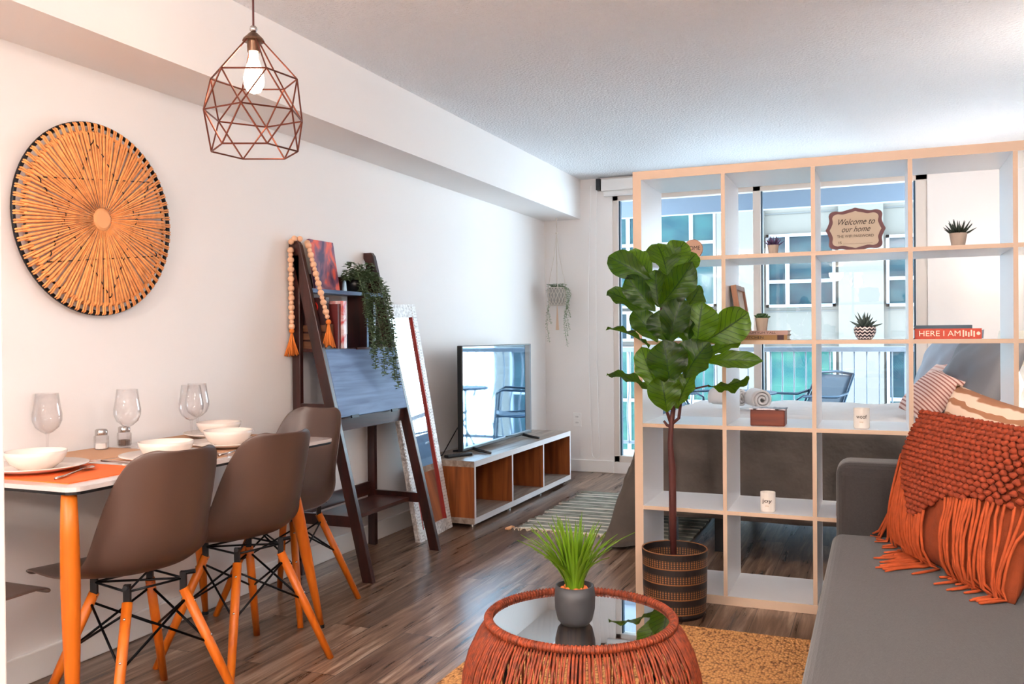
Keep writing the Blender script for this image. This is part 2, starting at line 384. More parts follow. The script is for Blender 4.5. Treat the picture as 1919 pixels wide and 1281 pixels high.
# patio furniture
BLUEM = mat('dark_blue_outdoor_mesh', (22, 48, 70), .6); BLUEF = mat('dark_outdoor_frame', (36, 56, 74), .35, .5)
def patio_chair(x, y, rz, label):
    t = thing('patio_chair', label, 'chair', (x, y, -.02), rz, 'dark patio chairs on the balcony')
    m = MB(); m.grid(lambda u, v: (-.22+.44*v, -.23+.46*u, .40-.03*math.sin(PI*v)), 8, 8); m.build('seat', BLUEM, t, smooth=True, solid=.01)
    m = MB(); m.grid(lambda u, v: (-.23-.17*v, (-.23+.46*u)*(1-.12*v), .42+.36*v), 8, 8); m.build('backrest', BLUEM, t, smooth=True, solid=.012)
    for sgn in (-1, 1):
        yy = .25*sgn
        MB().tube([(.24, yy, 0), (.22, yy, .35), (.20, yy, .60), (.14, yy, .63), (-.20, yy, .61), (-.32, yy*.95, .64)], .012, 8).build('armrest', BLUEF, t, smooth=True)
        MB().tube([(-.28, yy, 0), (-.20, yy, .40), (-.40, yy*.88, .79)], .012, 8).build('leg', BLUEF, t, smooth=True)
        MB().tube([(.24, yy, 0.), (.22, yy, .38), (-.2, yy, .40)], .011, 8).build('leg', BLUEF, t, smooth=True)
    MB().tube([(-.40, -.22, .79), (-.41, 0, .81), (-.40, .22, .79)], .012, 8).build('top_bar', BLUEF, t, smooth=True)
patio_chair(1.93, 7.72, PI+.75, 'dark blue patio chair with sloping back, right of the balcony table')
patio_chair(1.08, 7.85, -.35, 'dark blue patio chair on the left, half behind the leafy plant')
bt = thing('patio_table', 'small round dark patio table between the two balcony chairs', 'table', (1.52, 7.45, -.02))
MB().lathe([(0, .64), (.27, .64), (.275, .65), (.27, .66), (0, .66)], seg=36).build('table_top', BLUEM, bt)
for k in range(3):
    a = 2*PI*k/3+.3
    MB().tube([(.2*math.cos(a), .2*math.sin(a), 0), (.03*math.cos(a), .03*math.sin(a), .32), (.16*math.cos(a), .16*math.sin(a), .64)], .01, 8).build('leg', BLUEF, bt, smooth=True)

# ------------------------------------------------------------------ outside: building opposite (facade plane y=16)
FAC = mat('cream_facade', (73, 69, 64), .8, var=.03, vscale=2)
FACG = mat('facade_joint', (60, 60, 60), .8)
def teal(name, a, b):
    m = bpy.data.materials.new(name); m.use_nodes = True; n = m.node_tree; p = n.nodes['Principled BSDF']
    tc = n.nodes.new('ShaderNodeTexCoord'); mp = n.nodes.new('ShaderNodeMapping'); mp.inputs['Scale'].default_value = (1.2, 1, 2.2)
    n.links.new(tc.outputs['Object'], mp.inputs[0]); ns = n.nodes.new('ShaderNodeTexNoise'); ns.inputs['Scale'].default_value = 1.6; ns.inputs['Detail'].default_value = 5
    n.links.new(mp.outputs[0], ns.inputs[0]); r = ramp(n, [(.38, a), (.62, b)], ns.outputs[0]); n.links.new(r.outputs[0], p.inputs['Base Color'])
    p.inputs['Roughness'].default_value = .25; p.inputs['Specular IOR Level'].default_value = .15; return m
TEAL = teal('teal_tinted_panes', (6, 38, 46), (22, 54, 56)); TEALD = teal('dark_teal_panes', (6, 24, 33), (18, 42, 47)); TEALL = teal('green_teal_panes', (12, 52, 54), (32, 68, 61))
bd = thing('apartment_building', 'pale building across the street with teal windows and white mullions', 'building', (0, 16, 0))
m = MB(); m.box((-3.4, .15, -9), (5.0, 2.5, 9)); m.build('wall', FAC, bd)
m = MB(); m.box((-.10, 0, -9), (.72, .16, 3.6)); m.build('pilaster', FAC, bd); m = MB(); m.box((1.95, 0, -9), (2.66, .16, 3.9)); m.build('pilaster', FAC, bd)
m = MB()
for z in (1.50, .92, 3.22): m.box((-3.4, .135, z), (5.0, .152, z+.02))
m.build('joint_line', FACG, bd)
def fwin(x0, x1, z0, z1, vs, hs, mt, fr=.05):
    g = MB(); g.box((x0, .06, z0), (x0+fr, .17, z1)); g.box((x1-fr, .06, z0), (x1, .17, z1)); g.box((x0, .06, z0), (x1, .17, z0+fr)); g.box((x0, .06, z1-fr), (x1, .17, z1))
    for v in vs: g.box((v-.035, .07, z0), (v+.035, .16, z1))
    for h_ in hs: g.box((x0, .075, h_-.03), (x1, .16, h_+.03))
    fo = g.build('window', RAIL, bd); MB().box((x0+.01, .12, z0+.01), (x1-.01, .148, z1-.01)).build('pane', mt, fo)
fwin(-2.9, -.12, 1.62, 3.40, [-1.75, -.57], [2.79], TEAL); fwin(-2.9, -.12, -1.6, .90, [-1.75, -.57], [-.1], TEALL)
fwin(-2.9, -.12, 1.0, 1.56, [-1.75, -.57], [], TEALD)
fwin(.75, 1.90, 1.58, 2.86, [1.11], [2.03, 2.5], TEALD); fwin(.75, 1.90, -1.6, .86, [], [-.2], TEALL)
fwin(2.70, 4.6, 1.56, 2.76, [3.3, 3.9], [2.03], TEALD); fwin(2.70, 4.6, -1.6, .86, [3.05, 3.6], [.0], TEALD)

# ------------------------------------------------------------------ TV bench, TV, remote
bn = thing('tv_bench', 'low open TV bench with three compartments along the left wall', 'bench', (.02, 4.62, 0))
L_, D_, Z0, Z1 = 1.735, .372, .022, .388
def edged(mb, nrm):
    for fc in mb.bm.faces:
        fc.normal_update()
        if fc.normal.dot(Vector(nrm)) > .9: fc.material_index = 1
    return mb
def eb(a, b, nrm, name, mats, par, **k):
    m = MB().box(a, b); bmesh.ops.recalc_face_normals(m.bm, faces=m.bm.faces); edged(m, nrm); return m.build(name, mats, par, **k)
X = (1, 0, 0)
eb((0, 0, Z1-.035), (D_, L_, Z1), X, 'top_board', [GREYW, EDGEG], bn); eb((0, 0, Z0), (D_, L_, Z0+.035), X, 'bottom_board', [GREYW, EDGEG], bn)
for y in (0, .568, 1.136, L_-.022 if False else 1.713):
    nm = 'side_panel' if y in (0, 1.713) else 'divider'
    eb((0 if nm == 'side_panel' else .01, y, Z0+.035), (D_, y+.022, Z1-.035), X, nm, [ORGW, EDGEG], bn)
MB().box((0, .022, Z0+.035), (.010, 1.713, Z1-.035)).build('back_panel', ORGW, bn)
for y in (.06, .6, 1.16, 1.67):
    for x in (.04, .33): MB().lathe([(.016, 0), (.016, .022)], (x, y, 0), 14, cap=True).build('foot', CHROME, bn)
tv = thing('television', 'flat screen television on the low bench, screen mirroring the balcony', 'television', (.22, 5.405, Z1))
TVH0, TVH1, TVW = .022, .668, .578
MB().box((-.035, -TVW, TVH0), (.0, TVW, TVH1)).build('casing', BLKP, tv, bevel=.004)
SCR = bpy.data.materials.new('glossy_tv_screen'); SCR.use_nodes = True; n = SCR.node_tree; n.nodes.clear()
o_ = n.nodes.new('ShaderNodeOutputMaterial'); d_ = n.nodes.new('ShaderNodeBsdfDiffuse'); g_ = n.nodes.new('ShaderNodeBsdfGlossy'); mx_ = n.nodes.new('ShaderNodeMixShader')
d_.inputs[0].default_value = (.012, .014, .02, 1); g_.inputs[0].default_value = (.66, .84, 1, 1); g_.inputs['Roughness'].default_value = .03; mx_.inputs[0].default_value = .75
n.links.new(d_.outputs[0], mx_.inputs[1]); n.links.new(g_.outputs[0], mx_.inputs[2]); n.links.new(mx_.outputs[0], o_.inputs[0])
MB().box((.0, -TVW+.008, TVH0+.018), (.0015, TVW-.008, TVH1-.008)).build('screen', SCR, tv, label='glossy screen reflecting the bright balcony')
for y in (-.42, .42):
    m = MB(); m.tube([(-.13, y-.03, .006), (-.06, y-.01, .013), (-.017, y, .028), (.05, y-.01, .013), (.13, y-.03, .006)], [.007, .010, .012, .010, .007], 8); m.build('foot', BLKP, tv, smooth=True)
MB().tube([(-.03, -.30, .25), (-.10, -.45, .15), (-.13, -.58, .012), (-.10, -.66, .008), (-.15, -.70, .008), (-.12, -.75, .008), (-.16, -.777, .02)], .0035, 6).build('power_cord', BLKP, tv, smooth=True)
rm = thing('remote_control', 'slim black remote control on the near end of the TV bench', 'remote', (.215, 4.775, Z1), 1.12)
MB().box((-.095, -.022, 0), (.095, .022, .018)).build('body', BLKP, rm, bevel=.006)
m = MB()
for i in range(7):
    for j in range(3): m.lathe([(0, .0195), (.004, .0195), (.004, .017)], (-.07+i*.022, -.012+j*.012, 0), 8)
m.build('buttons', mat('grey_rubber', (90, 92, 98), .6), rm)

# ------------------------------------------------------------------ leaning mirror
mr = thing('leaning_mirror', 'tall narrow mirror in a textured silver-white frame leaning on the wall behind the ladder desk', 'mirror', (.265, 4.38, 0), 0)
ml = 1.315; an = math.asin(.215/ml)
MX = T((0, .012, 0), (0, -an, 0))@T((0, 0, 0), (.032, 0, 0))
MOSA = mat('silver_white_relief', (226, 220, 218), .35, .2, bump=.9, bscale=55, var=.35, vscale=60, bdist=.012)
FW = .055; MWd = .198
m = MB(); m.box((-.028, -MWd, 0), (0, -MWd+FW, ml), M=MX); m.box((-.028, MWd-FW, 0), (0, MWd, ml), M=MX); m.box((-.028, -MWd+FW, 0), (0, MWd-FW, FW+.01), M=MX); m.box((-.028, -MWd+FW, ml-FW-.02), (0, MWd-FW, ml), M=MX)
fr = m.build('frame', MOSA, mr)
for sgn in (-1, 1):
    m = MB()
    for k in range(75):       # relief scales on the frame
        z = .004+k*(ml-.01)/75
        m.box((0, sgn*(MWd-FW/2)-.021, z), (.004, sgn*(MWd-FW/2)+.021, z+.009), M=MX@T((0, 0, 0), (0, 0, 0)))
    m.build('relief_strip', mat('white_relief_bars', (240, 238, 236), .4), fr)
REDT = mat('red_trim', (176, 44, 34), .5)
m = MB(); m.box((-.02, -MWd+FW, FW+.01), (.002, -MWd+FW+.007, ml-FW-.02), M=MX); m.box((-.02, MWd-FW-.007, FW+.01), (.002, MWd-FW, ml-FW-.02), M=MX)
m.build('inner_trim', REDT, mr, label='thin red inner trim')
MB().box((-.016, -MWd+FW, FW+.01), (-.010, MWd-FW, ml-FW-.02), M=MX).build('mirror_glass', MIRR, mr)

# ------------------------------------------------------------------ ladder desk
ld = thing('ladder_desk', 'dark walnut ladder desk with closed fold-down front leaning at the wall', 'desk', (0, 0, 0))
LZ = 1.565; LX0, LX1 = .062, .445; YN, YFr = 3.43, 4.08
def lx(z): return LX0+(LZ-z)*(LX1-LX0)/LZ
for y in (YN, YFr):
    prof = [(lx(0)-.032, 0), (lx(0)+.0, 0), (lx(LZ-.02)+.0, LZ-.02), (lx(LZ)-.012, LZ), (lx(LZ)-.05, LZ), (lx(LZ)-.055, LZ-.02)]
    prof = [(lx(0)-.055, 0), (lx(0), 0), (lx(LZ-.02), LZ-.02), (lx(LZ)-.01, LZ), (.004, LZ), (.004, LZ-.03), (lx(LZ-.05)-.055, LZ-.06)]
    MB().prism(prof, .026, M=T((0, y-.013, 0))).build('front_leg', DARKW, ld, bevel=.002)
    MB().box((.018, y-.013, 0), (.062, y+.013, 1.50)).build('rear_leg', DARKW, ld, bevel=.002)
    for z, hgt in ((.245, .05), (.745, .06)):
        MB().box((.062, y-.011, z), (lx(z)-.02, y+.011, z+hgt)).build('side_rail', DARKW, ld)
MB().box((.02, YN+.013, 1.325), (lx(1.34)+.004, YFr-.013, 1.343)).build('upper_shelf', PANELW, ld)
MB().box((.012, YN+.013, 1.343), (.024, YFr-.013, 1.42)).build('upper_back_rail', DARKWY, ld)
MB().box((.02, YN+.013, .735), (lx(.75)-.02, YFr-.013, .752)).build('desk_board', DARKWY, ld)
MB().box((.018, YN+.013, 1.045), (lx(1.05)-.02, YFr-.013, 1.060)).build('middle_shelf', DARKWY, ld)
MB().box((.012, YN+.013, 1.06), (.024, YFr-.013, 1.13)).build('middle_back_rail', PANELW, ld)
eb((.026, 3.875, 1.06), (lx(1.2)-.01, 3.893, 1.325), (1, 0, 0), 'divider', [DARKW, PANELW], ld)
# slanted fold-down front
sl = math.atan((LX1-LX0)/LZ)
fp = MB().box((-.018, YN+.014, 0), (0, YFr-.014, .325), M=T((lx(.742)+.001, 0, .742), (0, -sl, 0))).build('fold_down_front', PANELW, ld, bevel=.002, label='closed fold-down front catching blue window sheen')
MB().box((-.005, 3.70, .32), (.008, 3.82, .33), M=T((lx(.742)+.001, 0, .742), (0, -sl, 0))).build('pull_notch', DARKWY, fp)
m = MB()
for y in (3.56, 3.93): m.box((-.002, y-.03, -.01), (.006, y+.03, .004), M=T((lx(.742)+.001, 0, .742), (0, -sl, 0)))
m.build('hinge', BLACK, fp)
MB().box((.062, YN+.013, .25), (.27, YFr-.013, .27)).build('lower_shelf', DARKWY, ld)
MB().box((.02, YN+.013, .27), (.032, YFr-.013, .34)).build('lower_back_rail', DARKWY, ld)
MB().box((lx(.70)-.05, YN+.013, .675), (lx(.70)-.032, YFr-.013, .735)).build('desk_rail', DARKWY, ld)
# things on the desk
def prints(name, cols, scale=6):
    m = bpy.data.materials.new(name); m.use_nodes = True; n = m.node_tree; p = n.nodes['Principled BSDF']
    tc = n.nodes.new('ShaderNodeTexCoord'); ns = n.nodes.new('ShaderNodeTexNoise'); ns.inputs['Scale'].default_value = scale; ns.inputs['Detail'].default_value = 3; ns.inputs['Distortion'].default_value = 1.2
    n.links.new(tc.outputs['Object'], ns.inputs[0]); r = ramp(n, cols, ns.outputs[0]); n.links.new(r.outputs[0], p.inputs['Base Color']); p.inputs['Roughness'].default_value = .35; return m
bk = thing('art_book', 'coral and indigo picture book leaning on the top desk shelf', 'book', (.085, 3.62, 1.343), 0)
MXb = T((0, 0, 0), (0, -.16, 0))
MB().box((-.015, -.10, 0), (0, .10, .245), M=MXb).build('cover', prints('coral_cover', [(.36, (70, 52, 92)), (.47, (150, 90, 110)), (.53, (232, 96, 78)), (.62, (240, 120, 92)), (.7, (196, 170, 176))], 7), bk)
MB().box((-.018, -.098, .003), (-.015, .098, .242), M=MXb).build('pages', PAPER, bk)
def book(name, label, x, y, z, dx, dy, dz, mcov, group=None, rz=0, ry=0, rx=0, spine='x'):
    t = thing(name, label, 'book', (x, y, z), rz, group); t.rotation_euler = (rx, ry, rz)
    m = MB(); m.box((-dx/2+.004, -dy/2+.004, .003), (dx/2-.004, dy/2-.004, dz-.003)); m.build('pages', PAPER, t)
    m = MB()
    if spine == 'y-':    # lying flat, spine faces -y
        m.box((-dx/2, -dy/2, 0), (dx/2, dy/2, .003)); m.box((-dx/2, -dy/2, dz-.003), (dx/2, dy/2, dz)); m.box((-dx/2, -dy/2, .003), (dx/2, -dy/2+.004, dz-.003))
    else:                # standing, covers on +-y, spine on +x
        m.box((-dx/2, -dy/2, 0), (dx/2, -dy/2+.003, dz)); m.box((-dx/2, dy/2-.003, 0), (dx/2, dy/2, dz)); m.box((dx/2-.004, -dy/2+.003, 0), (dx/2, dy/2-.003, dz))
    m.build('cover', mcov, t); return t
DKB = mat('black_red_cover', (48, 20, 22), .5); RED = mat('red_print', (226, 52, 40), .5)
k1 = book('tall_book', 'dark book with red letters standing at the near end of the middle desk shelf', .105, 3.479, 1.0650, .14, .028, .235, DKB)
text('letters', 'O\nA', .075, (0, -.0152, .15), FACE, RED, k1)
book('tall_book', 'second dark book standing right behind the red-lettered one', .13, 3.530, 1.0605, .15, .024, .21, mat('maroon_cover', (92, 30, 30), .5), ry=0)
WB = prints('white_red_spine', [(.4, (226, 214, 216)), (.52, (206, 150, 150)), (.62, (196, 44, 40)), (.75, (60, 60, 140))], 14)
book('tall_book', 'pale book with red pattern on its spine, last in the desk row', .145, 3.560, 1.0605, .145, .026, .225, WB)
cr = thing('wooden_crate', 'small slatted brown wooden crate holding the red-lettered book on the middle desk shelf', 'crate', (.105, 3.482, 1.0605))
CRW = wood('brown_crate_wood', (74, 44, 28), (110, 70, 46), 0, 2.5)
for k in range(3):
    for y in (-.030, .026): MB().box((-.075, y, .004+k*.038), (.075, y+.004, .034+k*.038)).build('slat', CRW, cr)
for x in (-.079, .075): MB().box((x, -.030, .0), (x+.004, .030, .115)).build('end_board', CRW, cr)
MB().box((-.075, -.026, 0), (.075, .026, .004)).build('bottom', CRW, cr)
# bead garland
gl = thing('bead_garland', 'wooden bead garland with two orange tassels hung over the near desk leg', 'garland', (0, 0, 0))
BEAD = mat('pale_wood_beads', (226, 178, 144), .55)
def strand(a, b, n, sag=0):
    m = MB()
    for k in range(n):
        t = k/(n-1); p = Vector(a).lerp(Vector(b), t); r = .0155 if k % 2 == 0 else .0115
        m.ball(p, r, 12, 8)
    return m
yL = YN-.033
strand((.03, yL, 1.52), (.032, yL, 1.165), 17).build('bead_string', BEAD, gl, smooth=True)
m = MB(); 
for k in range(4): m.ball((.03+.012*k, yL+.005+.014*k*k*.6, 1.55+.028*math.sin(PI*(k+.5)/4)), .014, 12, 8)
m.build('bead_string', BEAD, gl, smooth=True)
strand((lx(1.54)+.016, YN+.03, 1.545), (lx(1.19)+.028, YN+.035, 1.21), 16).build('bead_string', BEAD, gl, smooth=True)
def tassel(p, par, h_=.12, w_=.035, m_=ORANGE):
    m = MB(); m.ball((p[0], p[1], p[2]), .013, 10, 6)
    for k in range(34):
        a = random.random()*2*PI; r = w_*math.sqrt(random.random())
        q = (p[0]+r*math.cos(a), p[1]+r*math.sin(a), p[2]-h_*random.uniform(.88, 1))
        m.tube([p, (p[0]+(q[0]-p[0])*.35, p[1]+(q[1]-p[1])*.35, p[2]-h_*.4), q], .0028, 5)
    return m.build('tassel', m_, par, smooth=True, label='orange yarn tassel' if m_ is ORANGE else None)
tassel((.032, yL, 1.145), gl); tassel((lx(1.17)+.03, YN+.035, 1.185), gl)

# trailing plant on top shelf
def sprigs(mb, pts, n, r=.012, spread=.018):
    """small leaves scattered along a polyline"""
    pts = [Vector(p) for p in pts]
    for k in range(n):
        t = (k+random.random())/n*(len(pts)-1); i = min(int(t), len(pts)-2); p = pts[i].lerp(pts[i+1], t-i)
        a = random.random()*2*PI; d = Vector((math.cos(a), math.sin(a), random.uniform(-.5, .35))).normalized()
        b0 = p; tip = p+d*random.uniform(.7, 1.2)*(r+spread); l = d.cross(Vector((0, 0, 1))).normalized()*r*.62
        mid = b0.lerp(tip, .55); up = Vector((0, 0, r*.25))
        v = [mb.bm.verts.new(q) for q in (b0, mid-l+up, tip, mid+l+up)]
        mb.bm.faces.new(v)
tp = thing('trailing_plant', 'trailing green plant in a black pot spilling down the desk front', 'plant', (.085, 3.93, 1.343))
MB().lathe([(0, 0), (.042, 0), (.05, .08), (.046, .08), (.04, .06), (0, .06)], (0, -.07, 0), 24).build('pot', BLKP, tp, smooth=True)
m = MB(); st = MB()
for (dx, dy, dz, xo) in ((.17, -.19, -0.34, .11), (.16, -.16, -0.41, .11), (.15, -.13, -0.31, .10), (.18, -.10, -0.44, .12), (.19, -.07, -0.39, .12), (.20, -.03, -0.47, .13), (.205, -.01, -0.51, .14), (.17, .01, -0.27, .12), (.15, -.17, -0.23, .10)):
    P = [(0, -.06, .08), (xo*.6, dy*.8, .10), (xo, dy, .02)]
    for k in range(1, 9): P.append((xo+(dx-xo)*k/8+.012, dy+.008*math.sin(k+dx*50), .02+dz*k/8))
    st.tube(P, .0018, 5); sprigs(m, P, int(120+abs(dz)*330), .0135, .012)
for k in range(210):
    a = random.random()*2*PI; r = .085*math.sqrt(random.random())
    sprigs(m, [(.02+r*math.cos(a)*.7, -.09+r*math.sin(a)*1.1, .06), (.05+r*math.cos(a)*.8, -.09+r*math.sin(a)*1.2, .06+.10*random.random())], 3, .015, .014)
P = [(0, -.06, .1), (.02, -.14, .15), (.03, -.21, .13)]; sprigs(m, P, 34, .012, .012)
m.build('foliage', STRG, tp, fix=False); st.build('stem', STRG, tp)

# hanging macrame planter in the back corner
hp = thing('hanging_planter', 'white macrame hanging planter with trailing greenery in the back corner', 'plant', (.17, 6.70, 2.06))
MACR = mat('macrame_cotton', (214, 206, 196), .9)
rb = .072
m = MB(); m.ball((0, 0, -.005), .008); m.tube([(0, 0, 0), (0, 0, -.12)], .003, 6); m.ball((0, 0, -.12), .009)
for k in range(4):
    a = PI/2*k+.4; m.tube([(0, 0, -.12), (.02*math.cos(a), .02*math.sin(a), -.3), (rb*math.cos(a), rb*math.sin(a), -.56)], .0022, 5)
m.build('hanging_cord', MACR, hp)
m = MB()
for k in range(16):
    a = 2*PI*k/16; b2 = a+2*PI/16
    m.tube([(rb*math.cos(a), rb*math.sin(a), -.56), (rb*1.06*math.cos(b2), rb*1.06*math.sin(b2), -.62), (rb*.9*math.cos(a), rb*.9*math.sin(a), -.70)], .0035, 5)
    m.tube([(rb*math.cos(b2), rb*math.sin(b2), -.56), (rb*1.06*math.cos(a), rb*1.06*math.sin(a), -.62), (rb*.9*math.cos(b2), rb*.9*math.sin(b2), -.70)], .0035, 5)
for z, r in ((-.56, rb), (-.70, rb*.9)): m.tube([(r*math.cos(2*PI*k/24), r*math.sin(2*PI*k/24), z) for k in range(24)], .004, 6, closed=True)
m.build('woven_basket', MACR, hp); MB().lathe([(0, -.70), (.058, -.70), (.066, -.565), (.06, -.565), (0, -.58)], seg=24).build('pot', mat('grey_pot', (176, 172, 166), .7), hp, smooth=True)
m = MB()
for k in range(46): m.tube([(0, 0, -.70), (random.uniform(-.012, .012), random.uniform(-.012, .012), -.90)], .0016, 4)
m.build('tassel', mat('peach_tassel', (226, 196, 170), .9), hp)
m = MB()
for k in range(60):
    a = random.random()*2*PI; r = .07*math.sqrt(random.random()); sprigs(m, [(r*math.cos(a), r*math.sin(a), -.57), (1.1*r*math.cos(a), 1.1*r*math.sin(a), -.53)], 3, .012, .01)
for (x, y, dz) in ((-.07, -.03, -1.0), (.085, -.04, -1.03), (.10, 0, -.80), (-.075, .02, -.85), (.075, .04, -.9), (.09, -.03, -.95)):
    P = [(x*.5, y*.5, -.55), (x, y, -.57)]+[(x+.012*math.sin(k*1.3), y, -.57+(dz+.57)*k/6) for k in range(1, 7)]
    sprigs(m, P, 60, .009, .011); m.tube(P, .0012, 4)
m.build('foliage', mat('pale_trailing_leaves', (104, 136, 92), .6, var=.3, vscale=50), hp, fix=False)

# ------------------------------------------------------------------ woven wall disc
wd = thing('woven_wall_disc', 'large round rattan wall hanging of radiating orange cords on a black ring', 'wall decoration', (.0, 2.302, 1.532))
RO = .330; RI = .297
ROPE = mat('golden_raffia', (236, 156, 92), .8, var=.22, vscale=45)
def ring(r, x, th, n=72): return MB().tube([(x, r*math.cos(2*PI*k/n), r*math.sin(2*PI*k/n)) for k in range(n)], th, 8, closed=True)
ring(RO, .026, .0075).build('outer_ring', BLACK, wd, smooth=True, label='black metal outer ring'); ring(RI, .033, .0042).build('inner_ring', BLACK, wd, smooth=True)
m = MB(); NR = 132
for k in range(NR):
    a = 2*PI*(k+random.uniform(-.25, .25))/NR; c_, s_ = math.cos(a), math.sin(a)
    off = .006*math.sin(k*2.4)
    lay = .002*(k % 3)
    P = [(.046+lay, .040*c_, .040*s_), (.046+lay, .12*c_, .12*s_), (.043+lay, .22*c_, .22*s_), (.041, RI*c_, RI*s_), (.028, (RI+.008)*c_, (RI+.008)*s_)]
    m.tube(P, [.0012, .0028, .0044, .0056, .0042], 5)
m.build('radial_cords', ROPE, wd, smooth=True)
m = MB()
for k in range(72):
    a = 2*PI*(k+.5)/72
    for da in (-.012, .012):
        c_, s_ = math.cos(a+da), math.sin(a+da)
        m.tube([(.030, (RO+.003)*c_, (RO+.003)*s_), (.037, RO*c_, RO*s_), (.037, (RI+.01)*c_, (RI+.01)*s_), (.041, (RI-.006)*c_, (RI-.006)*s_)], .0035, 5)
m.build('rim_wrapping', ROPE, wd, smooth=True)
m = MB()
V = [(.275*math.cos(PI/2+2*PI*k/6+.12), .275*math.sin(PI/2+2*PI*k/6+.12)) for k in range(6)]
for k in range(6):
    m = MB(); a, b2 = Vector(V[k]), Vector(V[(k+2) % 6]); n_ = 104
    m.tube([(.0440+.0052*math.sin(q/n_*26*PI), *a.lerp(b2, q/n_)) for q in range(n_+1)], .0021, 5)
    m.build('star_wire', BLACK, wd, label='black star-shaped wire weaving between the cords')
for r_, x_ in ((.3, 0),):
    m = MB()
    for k in range(12):
        a = 2*PI*k/12; m.tube([(.0, RO*math.cos(a)*.96, RO*math.sin(a)*.96), (.03, RO*math.cos(a)*.985, RO*math.sin(a)*.985)], .003, 6)
m.build('standoff', BLACK, wd)
MB().lathe([(0, .052), (.030, .052), (.040, .046), (.040, .030), (0, .030)], seg=32, M=T((0, 0, 0), (0, PI/2, 0))).build('centre_button', mat('tan_leather_button', (228, 160, 104), .6), wd, smooth=False)

# ------------------------------------------------------------------ pendant lamp
pd = thing('pendant_lamp', 'geometric copper wire pendant lamp with a glowing bulb above the dining table', 'lamp', (.797, 2.19, 0))
MB().tube([(0, 0, 2.06), (0, 0, H)], .0032, 8).build('cord', mat('brown_cord', (76, 30, 30), .6), pd)
MB().lathe([(0, 0), (.05, 0), (.05, -.015), (.02, -.03), (0, -.03)], (0, 0, H), 24).build('ceiling_rose', BLACK, pd)
MB().ball((0, 0, 2.055), .012).build('cord_grip', CHROME, pd, smooth=True)
MB().lathe([(0, 2.043), (.012, 2.043), (.03, 2.025), (.033, 2.018), (.02, 2.016), (.019, 1.985), (0, 1.985)], seg=24).build('bulb_socket', mat('aged_brass', (120, 92, 74), .3, .9), pd, smooth=False)
BULB = mat('glowing_bulb', (255, 226, 190), .3, emit=14)
MB().lathe([(0, 1.99), (.013, 1.99), (.014, 1.965), (.024, 1.935), (.031, 1.905), (.030, 1.885), (.02, 1.865), (0, 1.857)], seg=24).build('bulb', BULB, pd, smooth=True)
def rg(r, z, off): return [Vector((r*math.cos(2*PI*k/6+off), r*math.sin(2*PI*k/6+off), z)) for k in range(6)]
o1 = -.62
A = rg(.131, 1.903, o1); B = rg(.150, 1.792, o1+PI/6); Cc = rg(.131, 1.682, o1); Tp = rg(.026, 2.020, o1)
m = MB()
def rod(p, q): m.tube([p, q], .0026, 6)
for k in range(6):
    k2 = (k+1) % 6
    rod(Tp[k], A[k]); rod(A[k], A[k2]); rod(A[k], B[k]); rod(A[k2], B[k]); rod(B[k], B[k2]); rod(B[k], Cc[k]); rod(B[k], Cc[k2]); rod(Cc[k], Cc[k2])
m.build('wire_cage', COPPER, pd)

# ------------------------------------------------------------------ dining table
dt = thing('dining_table', 'glass-topped dining table on orange wooden legs against the left wall', 'table', (0, 0, 0))
TX0, TX1, TY0, TY1, TZ = .02, .648, 1.645, 2.83, .731
def rrect(x0, y0, x1, y1, r, n=6):
    P = []
    for cx, cy, a0 in ((x1-r, y1-r, 0), (x0+r, y1-r, PI/2), (x0+r, y0+r, PI), (x1-r, y0+r, 3*PI/2)):
        for k in range(n+1): a = a0+PI/2*k/n; P.append((cx+r*math.cos(a), cy+r*math.sin(a)))
    return P
def slab(P, z0, z1, mi=0, mb=None):
    mb = mb or MB(); a = [mb.bm.verts.new((x, y, z0)) for x, y in P]; b_ = [mb.bm.verts.new((x, y, z1)) for x, y in P]; n_ = len(P)
    mb.bm.faces.new(a[::-1]).material_index = mi; mb.bm.faces.new(b_).material_index = mi
    for k in range(n_): mb.bm.faces.new((a[k], a[(k+1) % n_], b_[(k+1) % n_], b_[k])).material_index = mi
    return mb
TOPG = mat('glossy_pale_table_glass', (206, 198, 196), .08, coat=.5)
slab(rrect(TX0, TY0, TX1, TY1, .035), TZ-.012, TZ).build('table_top', TOPG, dt)
slab(rrect(TX0+.002, TY0+.002, TX1-.002, TY1-.002, .035), TZ-.020, TZ-.012).build('black_underlay', BLKP, dt, label='black edge under the glass top')
for (a, b_) in (((.605, 1.672), (.585, 1.695)), ((.52, 2.68), (.575, 2.83)), ((.09, 2.68), (.04, 2.80)), ((.09, 1.70), (.04, 1.58))):
    P = [(a[0]+(b_[0]-a[0])*t, a[1]+(b_[1]-a[1])*t, (TZ-.02)*(1-t)+.012*t) for t in (0, .15, .35, .6, .8, 1)]
    lg = MB().tube(P, [.019, .023, .0245, .021, .016, .011], 18).build('leg', LEGW, dt, smooth=True)
    MB().lathe([(0, 0), (.013, 0), (.013, .012), (0, .012)], (b_[0], b_[1], 0), 14).build('foot_cap', BLKP, lg)
